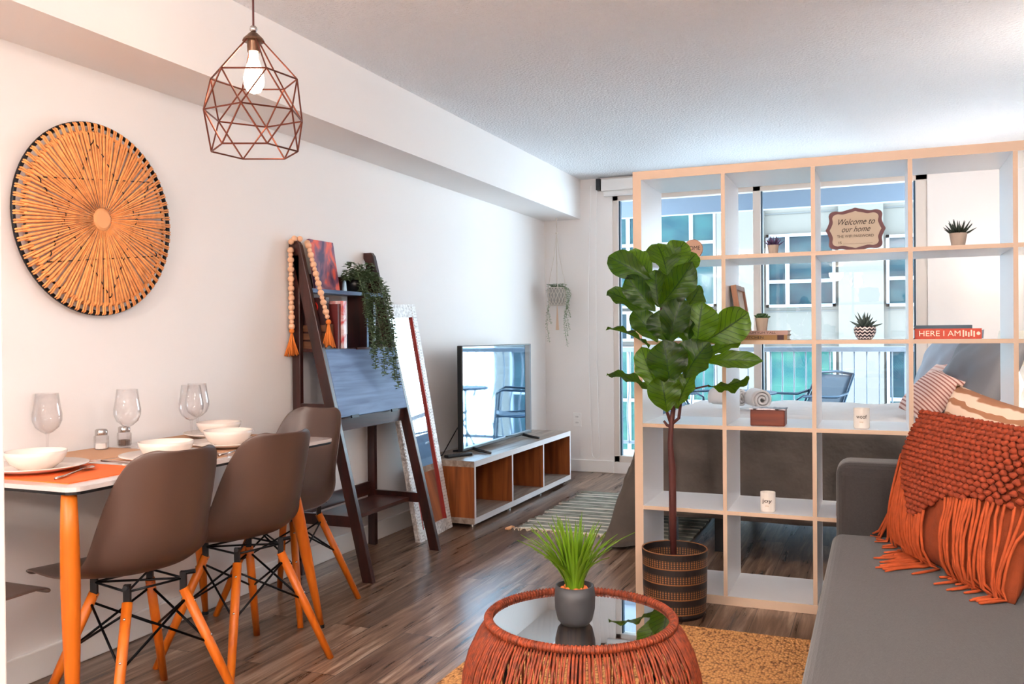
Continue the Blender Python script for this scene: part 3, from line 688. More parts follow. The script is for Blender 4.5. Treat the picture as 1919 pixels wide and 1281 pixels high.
# chairs
def make_chair(label):
    t = thing('dining_chair', label, 'chair', (0, 0, 0), 0, 'moulded taupe chairs around the dining table')
    P = [(.275, .414), (.264, .434), (.215, .443), (.125, .438), (.04, .432), (-.035, .433), (-.10, .448), (-.152, .482), (-.190, .540), (-.214, .615), (-.232, .69), (-.246, .75), (-.256, .788), (-.262, .805)]
    Wd = [.175, .198, .208, .214, .212, .205, .194, .184, .178, .172, .162, .148, .126, .080]
    fl = [0, .000, .002, .006, .014, .032, .062, .094, .104, .096, .080, .060, .040, .020]
    n_ = len(P)
    def fn(u, v):
        i = round(v*(n_-1)); s_ = (u*2-1); y, z = P[i]
        a = P[min(i+1, n_-1)]; b_ = P[max(i-1, 0)]; tx, tz = a[0]-b_[0], a[1]-b_[1]; l = math.hypot(tx, tz)
        nx, nz = -tz/l, tx/l
        if nz < 0 or (abs(nz) < .5 and nx < 0): pass
        # normal towards sitter: seat -> up, back -> forward
        nx, nz = tz/l, -tx/l
        k = fl[i]*abs(s_)**2.6
        return (math.copysign(abs(s_)**.92, s_)*Wd[i] if s_ else 0, y+nx*k, z+nz*k)
    m = MB(); m.grid(fn, 15, n_)
    m.build('seat_shell', SHELL, t, smooth=True, solid=.007, sub=2)
    tops = {}; bots = {}
    for sx in (-1, 1):
        for sy in (-1, 1):
            tp_, bt_ = Vector((sx*.088, sy*.088-.015, .375)), Vector((sx*.205, sy*.205-.015, 0))
            tops[sx, sy] = tp_; bots[sx, sy] = bt_
            lg = MB().tube([bt_, bt_.lerp(tp_, .5), tp_], [.0115, .0145, .0145], 14).build('leg', LEGW, t, smooth=True)
            for w_ in (.62, .90):
                p = bt_.lerp(tp_, w_); MB().ball(p+Vector((sx*.7, sy*.7, 0))*.0142, .0042, 8, 6).build('screw', CHROME, lg, smooth=True)
            br_ = MB(); br_.box((-.009, -.009, -.012), (.009, .009, .05), M=T(tp_)@T((0, 0, .0), (0, 0, PI/4))); br_.tube([tp_+Vector((0, 0, .045)), (tp_.x*1.25, tp_.y*1.25, .425)], .007, 6)
            br_.build('bracket', BLACK, t)
    w_ = MB()
    lo = {k: bots[k].lerp(tops[k], .56) for k in tops}; hi = {k: bots[k].lerp(tops[k], .93) for k in tops}
    for a, b_ in (((-1, -1), (1, -1)), ((1, -1), (1, 1)), ((1, 1), (-1, 1)), ((-1, 1), (-1, -1))):
        for dz in (0, .0):
            w_.tube([hi[a], lo[b_]], .0038, 6); w_.tube([hi[b_], lo[a]], .0038, 6)
        w_.tube([tops[a]+Vector((0, 0, .03)), tops[b_]+Vector((0, 0, .03))], .0035, 6)
    for a, b_ in (((-1, -1), (1, 1)), ((1, -1), (-1, 1))): w_.tube([tops[a]+Vector((0, 0, .03)), tops[b_]+Vector((0, 0, .03))], .0035, 6)
    for k in lo: w_.ball(lo[k], .0085, 8, 6)
    w_.build('wire_bracing', BLACK, t, smooth=True)
    return t
tw = lambda x, y: (2.552+(x-2.552)*1.028, y*1.028)     # table surface positions
ch = make_chair('taupe moulded chair nearest the camera in the middle, its back fully in view')
spots = [(.532, 1.965, PI/2-.24, None), (.532, 2.425, PI/2-.25, 'second taupe moulded chair along the table, just left of the ladder desk'),
         (.300, 2.985, PI, 'taupe moulded chair at the far table end facing the camera'),
         (.27, 1.47, 0, 'taupe moulded chair cut off at the left picture edge, at the near table end')]
for i, (x, y, rz, lb) in enumerate(spots):
    c_ = ch if i == 0 else copy_tree(ch)
    c_.location = (x, y, 0); c_.rotation_euler = (0, 0, rz)
    if lb: c_['label'] = lb
# placemats, plates, bowls
PM1 = stripe_mat('orange_placemat', (232, 104, 32), (206, 84, 24), 1, 160, .5); PM2 = stripe_mat('tan_placemat', (196, 150, 116), (168, 124, 94), 1, 160, .5)
for (x, y, dx, dy, rz, mt, lb) in ((.47, 1.79, .34, .30, .0, PM1, 'orange woven placemat nearest the camera under plate and spoon'), (.52, 2.10, .30, .22, 0, PM2, 'tan placemat under the second plate from the camera'),
                           (.52, 2.42, .30, .30, 0, PM2, 'tan placemat under the third plate, before the two close glasses'), (.22, 2.62, .28, .24, 0, PM2, 'tan placemat at the far table end by the wall'), (.20, 2.08, .26, .34, 0, PM2, 'tan placemat by the wall under the shakers')):
    m = MB(); m.box((-dx/2, -dy/2, 0), (dx/2, dy/2, .0025)); o_ = m.build('placemat', mt); x, y = tw(x, y); x = max(x, TX0+dx/2+.004); x = min(x, TX1-dx/2-.004); o_.location = (x, y, TZ); tag(o_, lb, 'placemat', 'woven placemats on the dining table')
TP = TZ+.0025
def plate(x, y, r, lb, z=TP):
    x, y = tw(x, y); x = max(x, r+.02)
    m = MB(); m.lathe([(0, 0), (r*.6, 0), (r*.66, .004), (r, .017), (r, .020), (r*.68, .008), (r*.6, .006), (0, .006)], seg=48); o_ = m.build('plate', PORC, smooth=True); o_.location = (x, y, z); tag(o_, lb, 'plate', 'white dinner plates')
def bowl(x, y, r, h_, lb, z=TP+.006):
    x, y = tw(x, y); x = max(x, .155)
    m = MB(); m.lathe([(0, 0), (r*.55, 0), (r*.60, .004), (r*.84, h_*.35), (r*.97, h_*.75), (r, h_), (r*.96, h_), (r*.92, h_*.75), (r*.78, h_*.36), (r*.5, .009), (0, .008)], seg=48); o_ = m.build('bowl', PORC, smooth=True); o_.location = (x, y, z); tag(o_, lb, 'bowl', 'white bowls on the plates')
PL = [(.36, 1.775, .14, 'at the near end on the orange placemat'), (.545, 2.075, .138, 'second from the near end of the table'), (.505, 2.40, .135, 'third along, in front of the two close wine glasses'), (.27, 2.625, .13, 'at the far end, farthest from the camera')]
for x, y, r, lb in PL:
    plate(x, y, r, 'round white dinner plate '+lb); bowl(x, y, .083, .052, 'white bowl standing on the plate '+lb)
def spoon(x, y, rz, lb, fork=False):
    x, y = tw(x, y)
    t = thing('fork' if fork else 'spoon', lb, 'cutlery', (x, y, TP), rz)
    MB().tube([(-.10, 0, .004), (-.05, 0, .004), (.04, 0, .008)], [.005, .0035, .0028], 8).build('handle', SILV, t, smooth=True)
    m = MB()
    if fork:
        m.grid(lambda u, v: (.04+.04*u, (v-.5)*.022*(0.4+.6*min(1, u*2)), .008+.004*(1-u)), 6, 5)
        for k in range(4): m.tube([(.078, -.009+.006*k, .008), (.115, -.009+.006*k, .010)], .0014, 5)
    else:
        m.grid(lambda u, v: (.04+.062*u, (v-.5)*.042*math.sin(PI*min(.98, max(.06, u))), .010-.006*math.sin(PI*u)*(1-(2*v-1)**2)), 10, 7)
    m.build('head', SILV, t, smooth=True, solid=.0012)
spoon(.525, 1.76, 1.95, 'silver spoon lying on the orange placemat beside the nearest plate'); spoon(.46, 1.955, 3.5, 'silver fork lying left of the second plate', True)
spoon(.64, 2.28, 1.7, 'silver spoon on the table edge beyond the second plate'); spoon(.55, 2.66, 1.5, 'silver spoon at the far right table corner by the glass edge')
def wine(x, y, lb):
    x, y = tw(x, y)
    t = thing('wine_glass', lb, 'glass', (x, y, TZ+.0026), 0, 'clear wine glasses on the dining table')
    m = MB(); m.lathe([(.034, .092*2.0+.020), (.039, .165), (.0445, .135), (.044, .115), (.035, .093), (.018, .078), (.006, .072)], seg=36); m.build('glass_bowl', WGLASS, t, smooth=True, solid=.0013)
    m = MB(); m.lathe([(.0055, .075), (.0035, .055), (.0035, .02), (.006, .006), (.033, .0025), (.034, .001), (0, .0005)], seg=28); m.build('stem', WGLASS, t, smooth=True)
for x, y, lb in ((.115, 2.015, 'clear wine glass nearest the camera, left of the shakers'), (.195, 2.262, 'clear wine glass standing in front of the right shaker'), (.235, 2.52, 'left one of the two overlapping wine glasses'), (.168, 2.645-.02, 'right one of the two overlapping wine glasses')):
    wine(x, y, lb)
def shaker(x, y, lb, col):
    x, y = tw(x, y)
    t = thing('shaker', lb, 'shaker', (x, y, TP), 0)
    m = MB(); m.lathe([(0, .001), (.020, .001), (.024, .005), (.024, .045), (.018, .052)], seg=10); m.build('glass_body', WGLASS, t, solid=.0015)
    m = MB(); m.lathe([(0, .003), (.019, .003), (.019, .022), (0, .024)], seg=10); m.build('filling', col, t)
    MB().lathe([(.019, .050), (.020, .052), (.020, .066), (.016, .070), (0, .071)], seg=24).build('lid', CHROME, t, smooth=True)
shaker(.148, 2.195, 'glass salt shaker with steel lid, the left one by the wall', mat('salt', (240, 236, 232), .8)); shaker(.150, 2.29, 'glass pepper shaker with steel lid behind a wine glass', mat('pepper', (96, 76, 66), .9))

# ------------------------------------------------------------------ shelf divider
SX, SY, SD = 1.593, 3.669, .385
tO, tI, pch = .036, .016, .35
SWd = tO*2+5*pch-tI
sh = thing('cube_shelf', 'tall white open cube shelf dividing sofa and bed, birch coloured front edges', 'shelf', (SX, SY, 0))
Yn = (0, -1, 0)
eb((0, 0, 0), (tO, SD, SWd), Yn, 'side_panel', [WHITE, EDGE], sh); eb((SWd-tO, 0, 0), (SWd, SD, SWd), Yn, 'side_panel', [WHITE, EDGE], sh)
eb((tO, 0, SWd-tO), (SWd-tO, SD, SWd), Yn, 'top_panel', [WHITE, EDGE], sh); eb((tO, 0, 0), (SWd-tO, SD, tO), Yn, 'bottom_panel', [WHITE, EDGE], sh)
cx = lambda i: tO+pch*i-tI       # left face of divider i (1..4)
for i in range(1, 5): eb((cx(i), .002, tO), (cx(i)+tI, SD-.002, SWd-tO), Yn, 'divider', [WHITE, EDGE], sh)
for i in range(5):
    xa = tO+pch*i; xb = xa+pch-tI
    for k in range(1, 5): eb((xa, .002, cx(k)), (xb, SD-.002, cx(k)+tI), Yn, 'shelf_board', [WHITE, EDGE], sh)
ZS = lambda k: tO+pch*k          # top surface of row k board
# ---- objects on the shelf
def succulent(x, y, z, lb, r0, r1, h_, leafc, kind, potm=POTW, sz=1.):
    t = thing('potted_succulent', lb, 'plant', (x, y, z))
    MB().lathe([(0, 0), (r0, 0), (r1, h_), (r1*.88, h_), (r1*.84, h_*.85), (0, h_*.85)], seg=28).build('pot', potm, t, smooth=False)
    m = MB()
    if kind == 'aloe':
        for k in range(24):
            a = k*2.4; el = .35+1.1*(k/24); L = (.045+.012*random.random())*sz; d = Vector((math.cos(a)*math.cos(el), math.sin(a)*math.cos(el), math.sin(el)))
            b_ = Vector((math.cos(a), math.sin(a), 0))*r1*.25+Vector((0, 0, h_*.85))
            m.tube([b_, b_+d*L*.5, b_+d*L+Vector((0, 0, .006))], [.0045*sz, .004*sz, .0006], 5)
    else:
        for k in range(26):
            a = k*2.4; el = .25+1.2*(k/26); L = .026*sz*(1.2-.5*k/26); d = Vector((math.cos(a)*math.cos(el), math.sin(a)*math.cos(el), math.sin(el)))
            b_ = Vector((0, 0, h_*.95)); p = b_+d*L
            m.ball(p, .0075*sz, 8, 5, sc=(1, 1, 1)) if False else m.tube([b_, b_+d*L*.6, b_+d*L*1.05], [.003, .009*sz, .001], 6)
    m.build('leaves', leafc, t, smooth=True); return t
PURP = mat('purple_green_leaf', (74, 48, 92), .5, var=.4, vscale=60); DKG = mat('dark_green_leaf', (34, 46, 34), .5, var=.4, vscale=50); MIDG = mat('mid_green_leaf', (52, 86, 48), .5, var=.4, vscale=60)
IY = 3.73
succulent(2.162, IY, ZS(4), 'small spiky purple succulent in a pale pot, left of the welcome sign', .017, .023, .037, PURP, 'aloe', sz=.75)
succulent(2.838, IY, ZS(4), 'dark spiky aloe in a pale tapered pot, right of the welcome sign', .023, .031, .050, DKG, 'aloe', sz=1.05)
# books + succulent row 3
CB1 = mat('tan_cookbook', (146, 108, 62), .6); CB2 = mat('pink_grey_book', (170, 136, 128), .6)
bb1 = book('cookbook', 'tan cookbook at the bottom of the small stack under the green succulent', 2.085, IY+.07, ZS(3), .262, .16, .021, CB1, spine='y-')
INK = mat('dark_ink', (40, 30, 26), .7)
text('title', 'KITCHEN', .016, (.0, -.0803, .0105), FACE, INK, bb1, width=.075)
MB().box((.092, -.0806, .001), (.118, -.0796, .020)).build('spine_label', mat('dark_red_label', (60, 20, 24), .6), bb1)
bb2 = book('cookbook', 'pale pink book on top of the tan cookbook', 2.095, IY+.075, ZS(3)+.021, .245, .15, .018, CB2, spine='y-')
text('title', 'YUM YUM Y\'ALL', .012, (.02, -.0753, .009), FACE, INK, bb2, width=.11)
succulent(2.112, IY+.03, ZS(3)+.039, 'round green succulent in a pale pot on two stacked books', .020, .027, .052, MIDG, 'rosette', sz=1.1)
pf = thing('picture_frame', 'slim brown picture frame leaning against the shelf divider, seen edge on', 'picture frame', (2.035, IY+.17, ZS(3)), 0)
MXp = T((0, 0, 0), (0, -.16, 0))
m = MB()
for (a, b_) in (((-.014, -.13, 0), (.008, -.112, .235)), ((-.014, .112, 0), (.008, .13, .235)), ((-.014, -.112, 0), (.008, .112, .02)), ((-.014, -.112, .215), (.008, .112, .235))): m.box(a, b_, M=MXp)
m.build('frame', wood('brown_frame_wood', (130, 84, 58), (164, 112, 80), 2), pf); MB().box((-.006, -.112, .02), (-.002, .112, .215), M=MXp).build('picture', PAPER, pf)
# round HOME sign
hs = thing('round_sign', 'round tan HOME sign on the top shelf half hidden by the leafy plant', 'sign', (1.824, 3.80, ZS(4)), 0)
MB().lathe([(0, 0), (.040, 0), (.042, .003), (.042, .009), (.040, .012), (0, .012)], seg=36, M=T((0, 0, .042), (PI/2, 0, 0))).build('disc', mat('tan_round_wood', (178, 138, 114), .6), hs)
text('letters', 'HOME', .026, (0, -.0125, .045), FACE, INK, hs, width=.062)
# welcome sign
ws = thing('welcome_sign', 'scalloped brown-framed Welcome to our home sign on the top shelf', 'sign', (2.475, IY, ZS(4)+.002), 0)
def scallop(w_, h_, s=1):
    P = []
    cor = .26
    for k in range(120):
        a = 2*PI*k/120; c_, s_ = math.cos(a), math.sin(a)
        e = 5.0; r = (abs(c_)**e+abs(s_)**e)**(-1/e)
        x, z = r*c_, r*s_
        bump = -.10*math.exp(-((abs(x)-.50)/.22)**2)*(abs(z) > .75)+.06*math.exp(-(x/.09)**2)*(abs(z) > .75)-.085*math.exp(-((abs(z)-.45)/.25)**2)*(abs(x) > .75)+.045*math.exp(-(z/.10)**2)*(abs(x) > .75)
        P.append((x*w_*(1+(bump if abs(x) > .75 else 0)), z*h_*(1+(bump if abs(z) > .75 else 0))))
    return P
SW_, SH_ = .106, .082
MB().prism(scallop(SW_, SH_), .012, M=T((0, 0, SH_*1.0))).build('frame', mat('plum_brown_frame', (82, 26, 34), .5), ws)
MB().prism(scallop(SW_*.86, SH_*.84), .002, M=T((0, -.0015, SH_))).build('face', mat('aged_cream_face', (182, 168, 150), .7), ws)
text('letters', 'Welcome to', .034, (.0, -.0022, SH_+.030), FACE, INK, ws, shear=.45, width=.135)
text('letters', 'our home', .032, (.0, -.0022, SH_+.001), FACE, INK, ws, shear=.45, width=.105)
text('letters', 'THE WIFI PASSWORD', .015, (0, -.0022, SH_-.026), FACE, INK, ws, width=.135)
text('letters', 'IS ____________', .013, (0, -.0022, SH_-.050), FACE, INK, ws, width=.125)
# chevron pot
cp = thing('chevron_pot', 'round black and white zigzag pot with a spiky succulent', 'plant', (2.508, IY+.005, ZS(3)))
m = MB(); m.lathe([(0, 0), (.024, 0), (.034, .012), (.041, .030), (.041, .044), (.037, .052), (.033, .052), (.035, .042), (0, .040)], seg=40)
CH = bpy.data.materials.new('zigzag_glaze'); CH.use_nodes = True; n = CH.node_tree; p = n.nodes['Principled BSDF']
tc = n.nodes.new('ShaderNodeTexCoord'); sx = n.nodes.new('ShaderNodeSeparateXYZ'); n.links.new(tc.outputs['Object'], sx.inputs[0])
at = n.nodes.new('ShaderNodeMath'); at.operation = 'ARCTAN2'; n.links.new(sx.outputs[0], at.inputs[0]); n.links.new(sx.outputs[1], at.inputs[1])
a1 = n.nodes.new('ShaderNodeMath'); a1.operation = 'MULTIPLY'; a1.inputs[1].default_value = 14/(2*PI); n.links.new(at.outputs[0], a1.inputs[0])
pp = n.nodes.new('ShaderNodeMath'); pp.operation = 'PINGPONG'; pp.inputs[1].default_value = .5; n.links.new(a1.outputs[0], pp.inputs[0])
zz = n.nodes.new('ShaderNodeMath'); zz.operation = 'MULTIPLY'; zz.inputs[1].default_value = 78; n.links.new(sx.outputs[2], zz.inputs[0])
ad = n.nodes.new('ShaderNodeMath'); ad.operation = 'ADD'; n.links.new(pp.outputs[0], ad.inputs[0]); n.links.new(zz.outputs[0], ad.inputs[1])
fr_ = n.nodes.new('ShaderNodeMath'); fr_.operation = 'FRACT'; n.links.new(ad.outputs[0], fr_.inputs[0])
r = ramp(n, [(0, (30, 24, 40)), (.56, (30, 24, 40)), (.6, (236, 226, 222)), (1, (236, 226, 222))], fr_.outputs[0]); n.links.new(r.outputs[0], p.inputs['Base Color']); p.inputs['Roughness'].default_value = .3
m.build('pot', CH, cp, smooth=True)
m = MB()
for k in range(22):
    a = k*2.4; el = .3+1.15*(k/22); L = .055*(.8+.5*random.random()); d = Vector((math.cos(a)*math.cos(el), math.sin(a)*math.cos(el)*.7, math.sin(el)))
    b_ = Vector((0, 0, .042)); m.tube([b_, b_+d*L*.5, b_+d*L], [.004, .0055, .0005], 5)
m.build('leaves', mat('green_violet_leaf', (62, 78, 72), .5, var=.5, vscale=60), cp, smooth=True)
# HERE I AM books
OB = bpy.data.materials.new('orange_red_cover'); OB = mat('orange_red_cover', (190, 56, 20), .5, var=.2, vscale=60)
b1 = book('hardback_book', 'thick orange-red hardback reading HERE I AM', 2.80, IY+.06, ZS(3), .228, .15, .040, OB, spine='y-')
OFFW = mat('off_white_print', (250, 226, 206), .6)
text('title', 'HERE I AM', .030, (-.028, -.0754, .0205), FACE, OFFW, b1, width=.142)
m = MB()
for k in range(5): m.box((.050+.009*k, -.0756, .008+(k % 2)*.004), (.055+.009*k, -.0746, .034-(k % 3)*.004))
m.ball((.103, -.0748, .021), .008, 10, 6, sc=(1, .05, 1)); m.build('spine_ornament', OFFW, b1)
book('hardback_book', 'thin dark blue book lying on the orange-red HERE I AM book', 2.785, IY+.06, ZS(3)+.040, .196, .14, .013, mat('slate_blue_cover', (52, 78, 96), .5), spine='y-')
# row 2: wooden box, candle
bx_ = thing('wooden_box', 'reddish wooden box with a dark-and-white patterned lid', 'box', (2.137, IY+.03, ZS(2)))
MB().box((-.068, -.05, 0), (.068, .05, .066)).build('body', wood('mahogany_box', (84, 28, 12), (118, 48, 22), 0, 2.5, .4), bx_, bevel=.004)
m = MB(); m.box((-.071, -.053, .066), (.071, .053, .071)); m.build('lid', prints('marbled_lid', [(.42, (30, 20, 28)), (.5, (190, 180, 190)), (.6, (240, 232, 236))], 22), bx_)
def candle(x, y, z, lb, word, sc=1.):
    t = thing('jar_candle', lb, 'candle', (x, y, z))
    MB().lathe([(0, .001), (.027, .001), (.030, .006), (.030, .080*sc), (.0285, .080*sc), (.0285, .008), (0, .006)], seg=32).build('jar', mat('frosted_jar', (236, 230, 222), .25, spec=.6), t, smooth=False)
    MB().lathe([(0, .045), (.0283, .045), (.0283, .0455)], seg=24).build('wax', mat('cream_wax', (246, 226, 184), .5), t)
    text('letters', word, .022, (0, -.0305, .048), FACE, INK, t, width=.038)
    text('letters', 'soy', .008, (0, -.0305, .028), FACE, mat('gold_ink', (170, 130, 70), .6), t, width=.014)
candle(2.494, IY, ZS(2), 'frosted jar candle on the middle shelf in front of the bed top', 'woof'); candle(2.136, IY-.01, ZS(1), 'frosted jar candle on the lower shelf, second column', 'joy')
b2_ = thing('wooden_box', 'small wooden box with white lid half hidden behind the sofa arm', 'box', (2.44, IY+.02, ZS(1)))
MB().box((-.042, -.04, 0), (.042, .04, .055)).build('body', MATS.get('x') or wood('small_mahogany', (84, 28, 12), (118, 48, 22), 0), b2_, bevel=.003)
MB().box((-.040, -.038, .055), (.040, .038, .078)).build('lid', TRIM, b2_, bevel=.003)

# ------------------------------------------------------------------ fiddle leaf fig
fg = thing('fiddle_leaf_fig', 'tall fiddle leaf fig in front of the white shelf in a patterned black pot', 'plant', (0, 0, 0))
PC = (1.800, 3.490)
BP = bpy.data.materials.new('black_gold_pattern'); BP.use_nodes = True; n = BP.node_tree; p = n.nodes['Principled BSDF']
tc = n.nodes.new('ShaderNodeTexCoord'); sx = n.nodes.new('ShaderNodeSeparateXYZ'); n.links.new(tc.outputs['Object'], sx.inputs[0])
def mth(op, a, b_=None, c_=None):
    q = n.nodes.new('ShaderNodeMath'); q.operation = op
    for i, v in enumerate((a, b_, c_)):
        if v is None: continue
        if isinstance(v, (int, float)): q.inputs[i].default_value = v
        else: n.links.new(v, q.inputs[i])
    return q.outputs[0]
ang = mth('ARCTAN2', sx.outputs[0], sx.outputs[1]); zf = sx.outputs[2]
vb = mth('GREATER_THAN', mth('FRACT', mth('MULTIPLY', ang, 70/(2*PI))), .45)            # vertical ticks
band = mth('FRACT', mth('MULTIPLY', zf, 17.0)); inb = mth('GREATER_THAN', band, .42)
fine = mth('GREATER_THAN', mth('FRACT', mth('MULTIPLY', zf, 120)), .72)
edgeL = mth('LESS_THAN', mth('ABSOLUTE', mth('SUBTRACT', band, .45)), .035)
fac = mth('MAXIMUM', mth('MAXIMUM', mth('MULTIPLY', mth('MULTIPLY', vb, inb), mth('SUBTRACT', 1, fine)), edgeL), 0)
r = ramp(n, [(0, (20, 15, 16)), (1, (150, 96, 52))], mth('MULTIPLY', fac, .75)); n.links.new(r.outputs[0], p.inputs['Base Color']); p.inputs['Roughness'].default_value = .55
m = MB(); m.lathe([(0, .0), (.112, .0), (.120, .012), (.126, .10), (.128, .22), (.130, .262), (.124, .262), (.120, .20), (0, .20)], seg=56); po = m.build('pot', BP, fg, smooth=False); po.location = (PC[0], PC[1], 0)
MB().lathe([(0, .212), (.119, .206)], (PC[0], PC[1], 0), 32).build('soil', mat('dark_soil', (24, 16, 14), .95, bump=.8, bscale=120), fg)
STEMS = [[(1.797, 3.48, 0.20), (1.796, 3.48, 0.403), (1.8, 3.46, 0.576), (1.792, 3.46, 0.682), (1.797, 3.46, 0.756), (1.806, 3.46, 0.82), (1.786, 3.46, 0.957), (1.774, 3.46, 1.084), (1.762, 3.46, 1.211), (1.774, 3.46, 1.338), (1.785, 3.46, 1.38)], [(1.797, 3.46, 0.756), (1.827, 3.46, 0.782), (1.838, 3.46, 0.865), (1.866, 3.46, 0.958), (1.898, 3.46, 1.041), (1.925, 3.46, 1.083)], [(1.838, 3.46, 0.865), (1.887, 3.46, 0.899), (1.943, 3.46, 0.912)], [(1.797, 3.46, 0.756), (1.772, 3.46, 0.83), (1.751, 3.46, 0.889)], [(1.797, 3.46, 0.746), (1.78, 3.46, 0.753), (1.767, 3.46, 0.77)], [(1.806, 3.46, 0.82), (1.807, 3.46, 0.894), (1.851, 3.46, 0.947)]]
m = MB()
for i, s_ in enumerate(STEMS):
    r0 = .0125 if i == 0 else (.007 if i != 2 else .005); n_ = len(s_)
    m.tube(s_, [r0*(1-.55*k/n_) if (i or k > 2) else r0*(1+.2*math.sin(k)) for k in range(n_)], 10)
m.build('trunk', TRUNK, fg, smooth=True)
LF = [(1.725, 3.44, 1.332, 1.572, 3.44, 1.419, 0.097), (1.717, 3.49, 1.342, 1.621, 3.54, 1.449, 0.086), (1.796, 3.41, 1.345, 1.762, 3.43, 1.457, 0.129), (1.787, 3.43, 1.361, 1.845, 3.46, 1.464, 0.092), (1.825, 3.49, 1.359, 1.881, 3.52, 1.425, 0.072), (1.77, 3.38, 1.22, 1.889, 3.36, 1.357, 0.108), (1.746, 3.42, 1.204, 1.646, 3.41, 1.327, 0.092), (1.712, 3.46, 1.185, 1.56, 3.48, 1.288, 0.047), (1.755, 3.42, 1.084, 1.67, 3.42, 1.195, 0.088), (1.711, 3.46, 1.063, 1.574, 3.44, 1.141, 0.047), (1.839, 3.5, 1.207, 1.899, 3.52, 1.289, 0.043), (1.8, 3.4, 1.074, 1.853, 3.37, 1.228, 0.104), (1.904, 3.44, 1.063, 1.925, 3.42, 1.211, 0.141), (1.928, 3.48, 1.083, 2.07, 3.51, 1.177, 0.126), (1.919, 3.49, 1.016, 2.04, 3.51, 1.082, 0.063), (1.924, 3.44, 1.009, 2.118, 3.41, 1.014, 0.062), (1.811, 3.38, 0.915, 1.801, 3.34, 1.064, 0.14), (1.756, 3.44, 0.89, 1.69, 3.43, 1.038, 0.089), (1.796, 3.39, 0.811, 1.783, 3.36, 0.936, 0.116), (1.729, 3.46, 0.882, 1.567, 3.46, 0.957, 0.032), (1.861, 3.41, 0.943, 1.94, 3.38, 1.063, 0.137), (1.939, 3.48, 0.909, 2.072, 3.51, 0.926, 0.036), (1.758, 3.43, 1.221, 1.742, 3.44, 1.349, 0.101), (1.791, 3.42, 1.084, 1.765, 3.41, 1.189, 0.105), (1.827, 3.42, 0.823, 1.88, 3.41, 0.949, 0.083), (1.873, 3.43, 1.063, 1.865, 3.43, 1.167, 0.075), (1.745, 3.49, 1.255, 1.8, 3.51, 1.409, 0.094)]
def leafmat():
    m = bpy.data.materials.new('fiddle_leaf_green'); m.use_nodes = True; n = m.node_tree; p = n.nodes['Principled BSDF']
    uv = n.nodes.new('ShaderNodeUVMap'); uv.uv_map = 'leaf'; sp = n.nodes.new('ShaderNodeSeparateXYZ'); n.links.new(uv.outputs[0], sp.inputs[0])
    def q(op, a, b_=None):
        k = n.nodes.new('ShaderNodeMath'); k.operation = op
        for i, v in enumerate((a, b_)):
            if v is None: continue
            if isinstance(v, (int, float)): k.inputs[i].default_value = v
            else: n.links.new(v, k.inputs[i])
        return k.outputs[0]
    ax = q('ABSOLUTE', q('SUBTRACT', sp.outputs[0], .5))
    vein = q('ABSOLUTE', q('SUBTRACT', q('FRACT', q('MULTIPLY', q('SUBTRACT', sp.outputs[1], q('MULTIPLY', ax, .55)), 8)), .5))
    vm = q('LESS_THAN', vein, .05); mid = q('LESS_THAN', ax, .022); vv = q('MAXIMUM', vm, mid)
    ns = n.nodes.new('ShaderNodeTexNoise'); ns.inputs['Scale'].default_value = 14; tc = n.nodes.new('ShaderNodeTexCoord'); n.links.new(tc.outputs['Object'], ns.inputs[0])
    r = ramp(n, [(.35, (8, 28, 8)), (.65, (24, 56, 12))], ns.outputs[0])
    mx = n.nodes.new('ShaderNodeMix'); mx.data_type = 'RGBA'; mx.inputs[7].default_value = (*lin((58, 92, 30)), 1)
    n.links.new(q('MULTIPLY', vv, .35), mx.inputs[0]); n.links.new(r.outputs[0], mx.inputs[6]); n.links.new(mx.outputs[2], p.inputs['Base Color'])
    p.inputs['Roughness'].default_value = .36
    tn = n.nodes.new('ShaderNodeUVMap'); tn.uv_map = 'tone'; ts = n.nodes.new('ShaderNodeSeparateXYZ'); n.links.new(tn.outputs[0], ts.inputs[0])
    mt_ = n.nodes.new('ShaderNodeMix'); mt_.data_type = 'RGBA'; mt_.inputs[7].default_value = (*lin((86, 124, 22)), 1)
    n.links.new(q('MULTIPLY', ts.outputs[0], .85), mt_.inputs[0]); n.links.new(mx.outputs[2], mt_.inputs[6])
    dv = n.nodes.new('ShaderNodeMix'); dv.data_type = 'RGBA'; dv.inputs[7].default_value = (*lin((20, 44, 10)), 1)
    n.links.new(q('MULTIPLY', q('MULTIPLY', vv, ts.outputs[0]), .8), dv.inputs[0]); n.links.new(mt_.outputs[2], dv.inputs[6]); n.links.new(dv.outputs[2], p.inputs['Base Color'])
    bp = n.nodes.new('ShaderNodeBump'); bp.inputs['Strength'].default_value = .3; bp.inputs['Distance'].default_value = .002
    n.links.new(q('MINIMUM', q('MULTIPLY', vein, 4), 1), bp.inputs['Height']); n.links.new(bp.outputs[0], p.inputs['Normal'])
    tr = n.nodes.new('ShaderNodeBsdfTranslucent'); ms = n.nodes.new('ShaderNodeMixShader'); ms.inputs[0].default_value = .5
    tv_ = n.nodes.new('ShaderNodeMix'); tv_.data_type = 'RGBA'; tv_.inputs[6].default_value = (*lin((118, 168, 10)), 1); tv_.inputs[7].default_value = (*lin((40, 84, 8)), 1); n.links.new(q('MULTIPLY', vv, .9), tv_.inputs[0]); n.links.new(tv_.outputs[2], tr.inputs[0])
    tr.inputs[0].default_value = (*lin((96, 140, 14)), 1)
    out = n.nodes['Material Output']; n.links.new(p.outputs[0], ms.inputs[1]); n.links.new(tr.outputs[0], ms.inputs[2]); n.links.new(ms.outputs[0], out.inputs[0])
    return m
LM = leafmat()
m = MB(); uvl = m.bm.loops.layers.uv.new('leaf'); tnl = m.bm.loops.layers.uv.new('tone')
